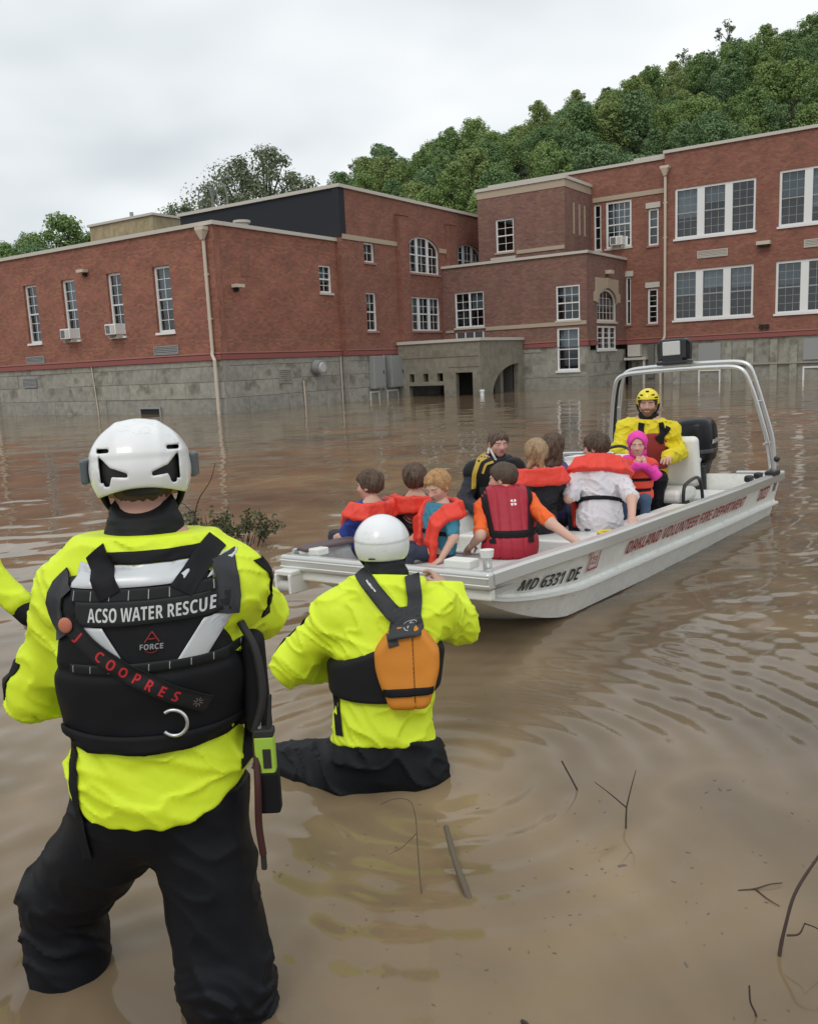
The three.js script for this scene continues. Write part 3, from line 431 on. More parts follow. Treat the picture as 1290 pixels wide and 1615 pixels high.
{
  // trees wholly hidden behind the school roofs are left out: elevation of the roof edge by bearing, seen from the wading place
  const eye = V(0, 1.6, 0), edge = [[-.4, 9.3, -7.2], [.8, 9.3, -7.2], [.8, 9.2, -20], [2, 10.1, -17], [6.74, 10.1, -17], [6.9, 10.9, -20.2], [10.5, 10.9, -20.2], [18, 11.1, -20], [30, 11.1, -20]].map(q => { const p = bW(...q).sub(eye); return [Math.atan2(p.x, -p.z), p.y / Math.hypot(p.x, p.z)]; });
  const roof = (az) => { for (let i = 0; i < edge.length - 1; i++) if (az <= edge[i + 1][0]) return lerp(edge[i][1], edge[i + 1][1], clamp((az - edge[i][0]) / (edge[i + 1][0] - edge[i][0]))); return 9; };
  const labels = ['mid green broadleaf tree in the wood on the hillside', 'dark green broadleaf tree in the wood on the hillside', 'fresh green broadleaf tree in the wood on the hillside', 'yellowish green broadleaf tree in the wood on the hillside', 'bluish green broadleaf tree in the wood on the hillside'];
  const groups = ['mid green hillside trees', 'dark green hillside trees', 'fresh green hillside trees', 'yellowish green hillside trees', 'bluish green hillside trees'];
  let n = 0;
  for (let z = -84; z > -176; z -= 5.0) for (let x = -20; x < 100; x += 4.9) {
    const X = x + rr(-2.2, 2.2), Z = z + rr(-2.2, 2.2), s = rr(.50, .80), k = Math.floor(rnd() * 5), c = Math.floor(clamp(rnd() * .8 + .25 * (noise(X * .05, Z * .05, 2) + .5)) * 4.999), y = hillY(X, Z);
    const az = Math.atan2(X, -Z); if (az < -.078 || az > .48 || (y + 10.5 * s - 1.6) / Math.hypot(X, Z) < roof(az)) continue;
    if (++n > 292) continue;
    addTree(treeKinds[k], leafM[c], X, y, Z, s, labels[c], groups[c]);
  }
  for (const [x, z, s] of [[60, -166, 1.02], [57, -168, .86], [52.5, -167, .84], [-6.5, -160, .8], [27, -166, .8]]) addTree(thinKinds[n++ % 2], leafPale, x, hillY(x, z), z, s, 'thin sparse treetop standing above the hillside skyline', 'sparse skyline trees');
  for (const [x, z, H, k, j] of [[-17.6, -75, 16.2, 0, 0], [-15.2, -77, 17.6, 1, 1], [-12.6, -74, 18.8, 0, 2], [-10.2, -76, 20.6, 1, 3], [-7.6, -75, 18.6, 0, 4], [-5.6, -78, 17.2, 1, 5]]) {
    if (j === 0) addTree.loose = [treeGeo(16, 3.4, 6, 40, 190, .10, .2), treeGeo(17, 3.1, 7, 38, 190, .10, .2)];
    addTree(addTree.loose[k], leafPale, x, -1, z, (H + 1) / (k ? 17 : 16), 'airy pale green tree behind the black roof wall', 'airy trees behind the school');
  }
  for (const [x, z, t, k] of [[-62, -135, 22.5, 0], [-56.5, -132, 22.6, 2], [-52, -130, 23.0, 4], [-47.5, -131, 23.8, 1], [-45, -134, 23.8, 0], [-59, -128, 21, 3], [-49.5, -126, 22, 2], [-54, -125, 20.5, 4], [-65.5, -133, 22.5, 1], [-44, -128, 21.5, 2]]) { const y = hillY(x, z); addTree(treeKinds[k], leafM[[1, 0, 4][k % 3]], x, y, z, (t - y) / 11.5, 'rounded dark green tree beyond the low brick wing', 'trees beyond the low wing'); }
}

// ---------------------------------------------------------------- rescue boat (local: +z bow, +x port, y up from the waterline)
const boat = thing('rescue_boat', 'open aluminium rescue boat with red lettering carrying children', 'boat', [2.954, -.026, -8.694]);
boat.rotation.order = 'YXZ'; boat.rotation.set(-.0192, -.683, .0398); boat.updateMatrixWorld(true);
const bt = (x, y, z) => boat.localToWorld(V(x, y, z));
const alTex = dataTex(256, 256, (u, v) => { const k = .5 + .22 * tileF(u, v, 6, 2, 4) + .1 * tileN(u, v, 90, 3); return [k, k, k]; });
const hullDirt = dataTex(512, 512, (u, v) => { const a = clamp(tileF(u, v, 6, 4, 4) * 2 - .25), b2 = clamp(tileN(u, v, 70, 8) * 2.2 - 1.05), k = 1 - .10 * a - .18 * b2 + .05 * tileF(u, v, 24, 6, 3); return [.925 * k, .93 * k, .912 * (k - .03 * a)]; }, true);
const mHull = M(1, 1, 1, .42, { map: hullDirt, metalness: .15, bumpMap: alTex, bumpScale: .0015 }), mRail = M(.62, .63, .61, .3, { metalness: .65 }), mDeck = M(.54, .54, .52, .75, { bumpMap: alTex, bumpScale: .002 }), mSeat = M(.74, .74, .71, .45), mBlackP = M(.018, .019, .022, .35), mRubber = M(.02, .02, .02, .7), mChrome = M(.66, .67, .68, .34, { metalness: .9 });
const BL = 4.96, xbow = .78;
// half section at station z: points keel, chine, ridge low, ridge out, ridge top, gunwale
function station(z) {
  const t = clamp(z / BL), bow = clamp((z - 3.95) / 1.01), rise = Math.pow(bow, 1.5);
  const xg = .80 - .05 * sstep(.75, 1, t) - .03 * sstep(.3, 0, t), xc = .64 - .06 * bow, yk = -.14 + .40 * rise, yc = -.06 + .34 * rise, yg = .40;
  const rs = .40 * (1 - .92 * bow * bow), yr = lerp(yc, yg, rs), xr = lerp(xc, xg, rs);
  return [[0, yk], [xc * .5, lerp(yk, yc, .42)], [xc, yc], [xr, yr - .014], [xr + .028, yr], [lerp(xc, xg, rs + .07), yr + .03], [xg, yg]];
}
const sidePt = (z, s, off = 0) => { // s 0 = above spray ridge, 1 = gunwale (port side)
  const q = station(z), a = q[5], b = q[6], n = V(b[1] - a[1], a[0] - b[0], 0).normalize(); return V(lerp(a[0], b[0], s) + n.x * off, lerp(a[1], b[1], s) + n.y * off, z); };
{
  const zs = []; for (let i = 0; i <= 56; i++) zs.push(BL * i / 56);
  const P = [], I = [], S = zs.map(z => { const h = station(z); return [...h.slice().reverse().map(p => [-p[0], p[1]]), ...h.slice(1)]; }), m = S[0].length;
  S.forEach((s, k) => s.forEach(p => P.push(p[0], p[1], zs[k])));
  for (let k = 0; k < zs.length - 1; k++) for (let i = 0; i < m - 1; i++) { const a = k * m + i; I.push(a, a + 1, a + m + 1, a, a + m + 1, a + m); }
  const capAt = (k, flip) => { for (let i = 0; i < (m - 1) / 2; i++) { const a = k * m + i, b = k * m + m - 1 - i, q = [a, b, b - 1, a, b - 1, a + 1]; if (i === (m - 1) / 2 - 1) q.length = 3; if (flip) q.reverse(); I.push(...q); } };
  capAt(0, true); capAt(zs.length - 1, false);
  let g = new THREE.BufferGeometry(); g.setAttribute('position', new THREE.Float32BufferAttribute(P, 3)); g.setIndex(I); g = boxUV(g.toNonIndexed(), 1.5); g.computeVertexNormals();
  mesh('hull', g, mHull, boat);
  // inner liner
  const L = [], J = [], ti = zs.filter((_, i) => i % 2 === 0); ti.forEach(z => { const st = station(z), q = st[6], b = Math.max(.05, st[2][1] + .06), xi = lerp(st[2][0], q[0], (b - st[2][1]) / (q[1] - st[2][1])) - .05; for (const p of [[-q[0] + .035, q[1]], [-xi, b], [xi, b], [q[0] - .035, q[1]]]) L.push(p[0], p[1], clamp(z, .05, BL - .05)); });
  for (let k = 0; k < ti.length - 1; k++) for (let i = 0; i < 3; i++) { const a = k * 4 + i; J.push(a, a + 4, a + 1, a + 1, a + 4, a + 5); }
  for (const [k, f] of [[0, 0], [ti.length - 1, 1]]) { const a = k * 4; J.push(...(f ? [a, a + 3, a + 1, a + 1, a + 3, a + 2] : [a, a + 1, a + 3, a + 1, a + 2, a + 3])); }
  let lg = new THREE.BufferGeometry(); lg.setAttribute('position', new THREE.Float32BufferAttribute(L, 3)); lg.setIndex(J); lg = boxUV(lg.toNonIndexed(), 1.5); lg.computeVertexNormals(); mesh('liner', lg, mHull, boat);
  // gunwale rail: a rounded extrusion swept round the rim
  const rim = []; for (let i = 0; i <= 40; i++) { const z = BL * i / 40; rim.push(V(station(z)[6][0], .4, z)); }
  const sweep = (pts, prof, closed = false) => { const P2 = [], I2 = [], n = prof.length; pts.forEach((p, i) => { const a = pts[Math.max(0, i - 1)], b = pts[Math.min(pts.length - 1, i + 1)], d = V().subVectors(b, a).normalize(), o = V(d.z, 0, -d.x).normalize(); prof.forEach(q => P2.push(p.x + o.x * q[0], p.y + q[1], p.z + o.z * q[0])); }); for (let i = 0; i < pts.length - 1; i++) for (let k = 0; k < n; k++) { const a = i * n + k, b = i * n + (k + 1) % n; I2.push(a, b, b + n, a, b + n, a + n); } const g2 = new THREE.BufferGeometry(); g2.setAttribute('position', new THREE.Float32BufferAttribute(P2, 3)); g2.setIndex(I2); const q2 = g2.toNonIndexed(); q2.computeVertexNormals(); return q2; };
  const prof = [[-.05, -.012], [-.052, .012], [-.03, .024], [.02, .022], [.032, .008], [.032, -.048], [.016, -.060], [.006, -.057], [.006, -.012]];
  mesh('gunwale_rail', sweep(rim, prof), mRail, boat); mesh('gunwale_rail', sweep(rim.map(p => V(-p.x, p.y, p.z)), prof.map(q => [-q[0], q[1]]).reverse()), mRail, boat);
  const xb = xbow; mesh('bow_rail', new RoundedBoxGeometry(xb * 2, .10, .07, 3, .02).translate(0, .372, BL + .012), mRail, boat); mesh('bow_plate', new RoundedBoxGeometry(xb * 2 - .03, .06, .05, 2, .012).translate(0, .295, BL - .005), mHull, boat);
  for (const [a, b] of [[.35, .8], [-.78, -.42]]) mesh('transom_rail', new RoundedBoxGeometry(b - a, .05, .07, 2, .015).translate((a + b) / 2, .402, .0), mRail, boat);
  // spray ridges as separate strips
  for (const s of [1, -1]) mesh('spray_rail', sweep(rim.map((p, i) => { const q = station(p.z)[4]; return V(s * (q[0] + .004), q[1], p.z); }), (s > 0 ? [[0, -.014], [.016, -.008], [.016, .008], [0, .014], [-.02, 0]] : [[0, -.014], [-.02, 0], [0, .014], [-.016, .008], [-.016, -.008]])), M(.74, .76, .73, .35), boat);
}
// decks, lockers
mesh('floor', box(-.62, .62, .055, .07, .1, 4.3), mDeck, boat);
mesh('bow_deck', (() => { const s = new THREE.Shape([[-.7, 3.95], [.7, 3.95], [.69, BL - .03], [-.69, BL - .03]].map(q => new THREE.Vector2(q[0], -q[1]))); const g = new THREE.ExtrudeGeometry(s, { depth: .03, bevelEnabled: false }); g.rotateX(-Math.PI / 2); g.translate(0, .262, 0); return boxUV(g, 1.5); })(), mDeck, boat);
mesh('bow_deck_front', box(-.69, .69, .07, .262, 3.95, 3.98), mDeck, boat);
mesh('bench', new RoundedBoxGeometry(1.36, .2, .42, 2, .02).translate(0, .17, 3.05), mHull, boat);
mesh('port_locker', new RoundedBoxGeometry(.34, .24, 1.1, 2, .02).translate(.5, .19, 2.1), mSeat, boat); mesh('starboard_locker', new RoundedBoxGeometry(.34, .24, 1.1, 2, .02).translate(-.5, .19, 2.1), mSeat, boat);
mesh('stern_well', new RoundedBoxGeometry(1.36, .2, .62, 2, .02).translate(0, .15, .42), mSeat, boat);
for (const [z, k] of [[4.62, .52], [4.0, .5]]) mesh('rib', box(-.66, .66, .292, .3, z, z + .02), mRail, boat);
// console with steering wheel and windscreen lip
{
  const c = part('console', boat);
  const s = new THREE.Shape([[1.72, .07], [2.06, .07], [2.0, .62], [1.93, .72], [1.72, .72]].map(q => new THREE.Vector2(...q)));
  const g = new THREE.ExtrudeGeometry(s, { depth: .5, bevelEnabled: true, bevelSize: .015, bevelThickness: .015, bevelSegments: 2 }); g.rotateY(-Math.PI / 2); g.translate(-.03, 0, -.12); mesh('shell', g, mSeat, c);
  mesh('rail', tube([[-.04, .66, 1.83], [-.04, .75, 1.86], [-.08, .77, 1.87], [-.48, .77, 1.87], [-.52, .75, 1.86], [-.52, .66, 1.83]], .014, 40, 8), mChrome, c);
  const w = new THREE.TorusGeometry(.15, .014, 8, 28); w.rotateX(-.9); w.translate(-.2, .70, 1.54); mesh('steering_wheel', w, mBlackP, c);
}
// helm seat: white back, arm frames
{
  const c = part('helm_seat', boat);
  mesh('cushion', new RoundedBoxGeometry(.62, .12, .42, 4, .05).translate(.0, .33, 1.12), mSeat, c); mesh('backrest', (() => { const g = new RoundedBoxGeometry(.62, .46, .11, 5, .05); g.rotateX(.1); return g.translate(.0, .60, .86); })(), mSeat, c);
  mesh('base', new RoundedBoxGeometry(.5, .21, .38, 2, .03).translate(.0, .165, 1.12), mBlackP, c);
  for (const s of [-1, 1]) mesh('seat_frame', tube([[s * .33, .08, 1.3], [s * .33, .36, 1.3], [s * .33, .44, 1.22], [s * .33, .46, .95], [s * .33, .3, .86], [s * .33, .08, .86]], .016, 40, 8), mBlackP, c);
}
// radar arch: two parallel bent tubes with cross pieces, feet, light bar box on top
{
  const a = part('arch', boat);
  for (const [dz, k] of [[.0, 1], [.16, .97]]) mesh('tube', tube([[.77, .41, .22 + dz * .4], [.765, .75, .25 + dz], [.69, 1.15, .34 + dz], [.63, 1.36 * k + .03, .385 + dz], [.58, 1.43 * k + .02, .39 + dz], [.46, 1.455 * k + .02, .39 + dz], [0, 1.46 * k + .025, .39 + dz], [-.46, 1.455 * k + .02, .39 + dz], [-.58, 1.43 * k + .02, .39 + dz], [-.63, 1.36 * k + .03, .385 + dz], [-.69, 1.15, .34 + dz], [-.765, .75, .25 + dz], [-.77, .41, .22 + dz * .4]].map(q => V(...q)), .021, 120, 10, .35), mChrome, a);
  for (const [x, y] of [[.70, 1.1], [-.70, 1.1], [.765, .72], [-.765, .72]]) mesh('brace', cyl(V(x, y, .33), V(x, y, .5), .013), mChrome, a);
  for (const s of [-1, 1]) for (const z of [.22, .32]) { mesh('foot', new RoundedBoxGeometry(.09, .05, .09, 2, .015).translate(s * .77, .435, z), mBlackP, a); }
  mesh('knob', new THREE.SphereGeometry(.028, 12, 8).translate(.80, .56, .24), mBlackP, a);
  const cable = tube([[-.6, 1.4, .5], [-.66, 1.2, .48], [-.72, .8, .42], [-.76, .45, .34]], .014, 30, 6); mesh('cable', cable, mRubber, a);
}
{
  const l = part('work_light', boat), x = -.06;
  mesh('base', new RoundedBoxGeometry(.30, .035, .16, 2, .01).translate(x, 1.505, .46), mBlackP, l); mesh('bracket', tube([[x - .15, 1.53, .46], [x - .155, 1.68, .46], [x - .12, 1.7, .46]], .016, 20, 6), mBlackP, l); mesh('bracket', tube([[x + .15, 1.53, .46], [x + .155, 1.68, .46], [x + .12, 1.7, .46]], .016, 20, 6), mBlackP, l);
  mesh('housing', new RoundedBoxGeometry(.26, .2, .14, 3, .025).translate(x, 1.63, .46), mBlackP, l); mesh('lens', new RoundedBoxGeometry(.17, .13, .02, 2, .008).translate(x, 1.64, .533), M(.55, .56, .55, .15), l); mesh('mount', new RoundedBoxGeometry(.2, .05, .14, 2, .01).translate(x, 1.535, .46), mBlackP, l);
}
// outboard motor
{
  const m = part('outboard_motor', boat); m.position.set(-.1, 0, -.12); m.rotation.y = .12;
  const ring = (y, w, f, b) => { const q = []; for (let i = 0; i < 28; i++) { const a = i / 28 * 6.2832, c = Math.cos(a), s = Math.sin(a), e = 2.6; q.push([w * Math.sign(c) * Math.abs(c) ** (2 / e), y, (s > 0 ? f : b) * Math.sign(s) * Math.abs(s) ** (2 / e)]); } return q; };
  const loft = (rs) => { const P = [], I = []; rs.forEach(r => r.forEach(p => P.push(...p))); const n = 28; for (let j = 0; j < rs.length - 1; j++) for (let i = 0; i < n; i++) { const a = j * n + i, b = j * n + (i + 1) % n; I.push(a, a + n, b, b, a + n, b + n); } for (let i = 1; i < n - 1; i++) { I.push(0, i, i + 1); const o = (rs.length - 1) * n; I.push(o, o + i + 1, o + i); } const g = new THREE.BufferGeometry(); g.setAttribute('position', new THREE.Float32BufferAttribute(P, 3)); g.setIndex(I); const q = mergeVertices(g); q.computeVertexNormals(); return q; };
  const cow = loft([ring(.50, .15, .16, .2), ring(.54, .185, .2, .27), ring(.66, .2, .22, .31), ring(.78, .2, .22, .32), ring(.87, .19, .21, .31), ring(.92, .165, .18, .27), ring(.945, .12, .12, .2), ring(.95, .05, .05, .1)]); mesh('cowling', cow, M(.006, .0065, .008, .32, { specularIntensity: .6 }), m);
  mesh('cowling_band', loft([ring(.60, .197, .222, .302), ring(.605, .203, .226, .306), ring(.635, .204, .227, .31), ring(.64, .199, .222, .306)]), M(.05, .05, .055, .3), m);
  mesh('mid_section', loft([ring(-.2, .06, .07, .12), ring(.1, .08, .09, .16), ring(.38, .12, .13, .19), ring(.5, .15, .16, .21)]), mBlackP, m);
  mesh('clamp_bracket', new RoundedBoxGeometry(.3, .34, .12, 2, .02).translate(0, .32, .17), mBlackP, m);
  mesh('grab_handle', tube([[-.1, .52, .24], [-.1, .56, .27], [.1, .56, .27], [.1, .52, .24]], .012, 20, 6), mChrome, m);
  const tx = canvasTex(256, 64, (x, w, h) => { x.clearRect(0, 0, w, h); x.fillStyle = '#cfd2d4'; x.font = 'italic bold 44px sans-serif'; x.textAlign = 'center'; x.textBaseline = 'middle'; x.fillText('MERCURY', w / 2, h / 2, 240); });
  const side = []; const sp = (z, y) => { const e = 2.6, b = z > 0 ? .22 : .315, s = clamp(Math.abs(z) / b, 0, .99), w = .2 * Math.pow(1 - Math.pow(s, e), 1 / e); return V(w + .010, y, z); };
  { const P = [], U = [], I = []; for (let j = 0; j <= 1; j++) for (let i = 0; i <= 10; i++) { const u = i / 10, z = lerp(.16, -.24, u), y = .665 + .085 * j + .04 * u; const p = sp(z, y); P.push(p.x, p.y, p.z); U.push(u, j); } for (let i = 0; i < 10; i++) I.push(i, i + 1, i + 12, i, i + 12, i + 11); const g = new THREE.BufferGeometry(); g.setAttribute('position', new THREE.Float32BufferAttribute(P, 3)); g.setAttribute('uv', new THREE.Float32BufferAttribute(U, 2)); g.setIndex(I); g.computeVertexNormals(); mesh('lettering', g, M(1, 1, 1, .4, { map: tx, transparent: true, side: THREE.DoubleSide }), m); }
}
// lettering on the port side, laid on the side panel
function hullText(name, z0, z1, s0, s1, w, h, draw) {
  const t = canvasTex(w, h, (x) => { x.clearRect(0, 0, w, h); x.textAlign = 'center'; x.textBaseline = 'middle'; draw(x, w, h); });
  const P = [], U = [], I = [], zz = [z0]; for (let i = 56; i >= 0; i--) { const z = BL * i / 56; if (z < z0 - .002 && z > z1 + .002) zz.push(z); } zz.push(z1); const n = zz.length - 1; for (let j = 0; j <= 1; j++) for (const z of zz) { const p = sidePt(z, j ? s1 : s0, .010); P.push(p.x, p.y, p.z); U.push((z - z0) / (z1 - z0), j); }
  for (let i = 0; i < n; i++) I.push(i, i + 1, i + n + 2, i, i + n + 2, i + n + 1);
  const g = new THREE.BufferGeometry(); g.setAttribute('position', new THREE.Float32BufferAttribute(P, 3)); g.setAttribute('uv', new THREE.Float32BufferAttribute(U, 2)); g.setIndex(I); g.computeVertexNormals();
  mesh(name, g, M(1, 1, 1, .5, { map: t, transparent: true, side: THREE.DoubleSide }), boat);
}
hullText('lettering', 3.42, .98, .18, .80, 2048, 128, (x, w, h) => { x.fillStyle = '#9c2a30'; x.font = 'italic bold 100px sans-serif'; x.fillText('OAKLAND VOLUNTEER FIRE DEPARTMENT', w / 2, h / 2 + 4, w - 16); });
hullText('registration_number', 4.62, 3.96, .03, .56, 512, 96, (x, w, h) => { x.fillStyle = '#25272a'; x.font = 'italic bold 84px sans-serif'; x.fillText('MD 6331 DE', w / 2, h / 2 + 3, w - 10); });
hullText('registration_sticker', 3.90, 3.76, .22, .80, 96, 96, (x, w, h) => { x.strokeStyle = '#b4555a'; x.lineWidth = 9; x.strokeRect(9, 9, w - 18, h - 18); x.fillStyle = '#b9646a'; x.font = 'bold 46px sans-serif'; x.fillText('23', w / 2, h / 2 + 2); });
hullText('unit_number', .62, .30, .12, .85, 256, 128, (x, w, h) => { x.fillStyle = '#9c2a30'; x.font = 'italic bold 108px sans-serif'; x.fillText('D027', w / 2, h / 2 + 4, w - 12); });
hullText('builder_plate', .16, .09, .35, .8, 64, 64, (x, w, h) => { x.fillStyle = '#7d8088'; x.fillRect(6, 6, w - 12, h - 12); x.fillStyle = '#a9565c'; x.fillRect(12, 12, w - 24, 18); });
// bow fittings
mesh('bow_box', new RoundedBoxGeometry(.17, .05, .1, 2, .01).translate(.52, .435, BL - .08), mSeat, boat); mesh('bow_box', new RoundedBoxGeometry(.17, .045, .1, 2, .01).translate(-.62, .43, BL - .1), mSeat, boat);
{ const l = part('stanchion_light', boat); mesh('stem', cyl(V(.66, .4, BL - .12), V(.66, .47, BL - .12), .025), mChrome, l); mesh('cap', new THREE.CylinderGeometry(.04, .034, .04, 16).translate(.66, .49, BL - .12), mSeat, l); }
mesh('cleat', join([cyl(V(-.72, .44, BL - .02), V(-.72, .44, BL - .16), .012), cyl(V(-.72, .40, BL - .07), V(-.72, .44, BL - .07), .012), cyl(V(-.72, .40, BL - .12), V(-.72, .44, BL - .12), .012)]), mChrome, boat);
for (const [z, c] of [[.62, .5], [.36, .3]]) mesh('rod_holder', new RoundedBoxGeometry(.07, .06, .08, 2, .02).translate(.70, .43, z + .1), mBlackP, boat);
{ const r = part('bow_roller', boat); for (const x of [-.74, -.62]) mesh('cheek', new RoundedBoxGeometry(.02, .12, .16, 2, .008).translate(x, .26, BL + .05), mSeat, r); mesh('roller', cyl(V(-.73, .24, BL + .09), V(-.63, .24, BL + .09), .035, .035, 16), M(.5, .5, .48, .6), r); mesh('bracket', new RoundedBoxGeometry(.15, .03, .14, 2, .008).translate(-.68, .325, BL + .05), mSeat, r); }
for (const y of [.352, .392]) mesh('rail_groove', new RoundedBoxGeometry(xbow * 2 - .01, .008, .012, 1, .003).translate(0, y, BL + .045), mHull, boat);
// loose gear: paddle on the bow deck, yellow throw line
{
  const a = bt(-.42, .43, BL - .1), p = thing('paddle', 'dark paddle lying along the boat bow deck', 'paddle', [a.x, a.y, a.z], -.683);
  mesh('shaft', cyl(V(-.25, .0, -.02), V(-.06, .0, -.95), .018), M(.05, .035, .035, .6), p); mesh('blade', new RoundedBoxGeometry(.13, .025, .42, 2, .01).applyMatrix4(new THREE.Matrix4().makeRotationY(-.2)).translate(-.22, .005, -.15), M(.10, .07, .075, .6), p); mesh('grip', new RoundedBoxGeometry(.12, .05, .07, 2, .02).translate(-.06, .01, -.98), mRubber, p);
}
{
  const a = bt(.66, .31, 3.42), p = thing('throw_rope', 'small yellow throw rope bundle inside the boat side', 'rope', [a.x, a.y, a.z]);
  const pts = []; for (let i = 0; i <= 60; i++) { const t = i / 60 * 18; pts.push(V(.06 * Math.cos(t) + .01 * Math.sin(t * 3), .02 + .05 * (i / 60), .04 * Math.sin(t))); } mesh('coil', tube(pts, .011, 160, 6), M(.70, .55, .03, .7), p);
}

// ---------------------------------------------------------------- figures: distance fields meshed with surface nets
const smin = (a, b, k) => { const h = Math.max(k - Math.abs(a - b), 0) / k; return Math.min(a, b) - h * h * k * .25; };
const smax = (a, b, k) => -smin(-a, -b, k);
// p is passed as three numbers for speed
const capS = (a, b, ra, rb) => { const dx = b.x - a.x, dy = b.y - a.y, dz = b.z - a.z, L = dx * dx + dy * dy + dz * dz || 1e-9; return (x, y, z) => { const px = x - a.x, py = y - a.y, pz = z - a.z, t = clamp((px * dx + py * dy + pz * dz) / L), qx = px - dx * t, qy = py - dy * t, qz = pz - dz * t; return Math.sqrt(qx * qx + qy * qy + qz * qz) - (ra + (rb - ra) * t); }; };
// frame: {o, X, Y, Z} orthonormal; local -> world
const frame = (o, Z, up = V(0, 1, 0)) => { const z = Z.clone().normalize(), x = up.clone().cross(z).normalize(), y = z.clone().cross(x); return { o: o.clone(), X: x, Y: y, Z: z, at(a, b, c) { return this.o.clone().addScaledVector(this.X, a).addScaledVector(this.Y, b).addScaledVector(this.Z, c); } }; };
const frameYZ = (o, Y, Z) => { const y = Y.clone().normalize(), x = y.clone().cross(Z).normalize(), z = x.clone().cross(y); return { o: o.clone(), X: x, Y: y, Z: z, at(a, b, c) { return this.o.clone().addScaledVector(this.X, a).addScaledVector(this.Y, b).addScaledVector(this.Z, c); } }; };
const inF = (F, f) => (x, y, z) => { const a = x - F.o.x, b = y - F.o.y, c = z - F.o.z; return f(a * F.X.x + b * F.X.y + c * F.X.z, a * F.Y.x + b * F.Y.y + c * F.Y.z, a * F.Z.x + b * F.Z.y + c * F.Z.z); };
const ell = (cx, cy, cz, rx, ry, rz) => (x, y, z) => { const a = (x - cx) / rx, b = (y - cy) / ry, c = (z - cz) / rz, k0 = Math.sqrt(a * a + b * b + c * c), k1 = Math.sqrt(a * a / (rx * rx) + b * b / (ry * ry) + c * c / (rz * rz)); return k1 < 1e-9 ? -Math.min(rx, ry, rz) : k0 * (k0 - 1) / k1; };
const rbox = (cx, cy, cz, hx, hy, hz, r) => (x, y, z) => { const a = Math.abs(x - cx) - hx + r, b = Math.abs(y - cy) - hy + r, c = Math.abs(z - cz) - hz + r; const A = Math.max(a, 0), B = Math.max(b, 0), C = Math.max(c, 0); return Math.sqrt(A * A + B * B + C * C) + Math.min(Math.max(a, b, c), 0) - r; };
const slabS = (a, b, nrm, w, t, r) => { const m = a.clone().lerp(b, .5), L = a.distanceTo(b) / 2, Y = V().subVectors(b, a).normalize(), F = frameYZ(m, Y, nrm); return inF(F, rbox(0, 0, 0, w, L + r, t, r)); };
const uni = (fs, k) => (x, y, z) => { let d = fs[0](x, y, z); for (let i = 1; i < fs.length; i++) d = k ? smin(d, fs[i](x, y, z), k) : Math.min(d, fs[i](x, y, z)); return d; };

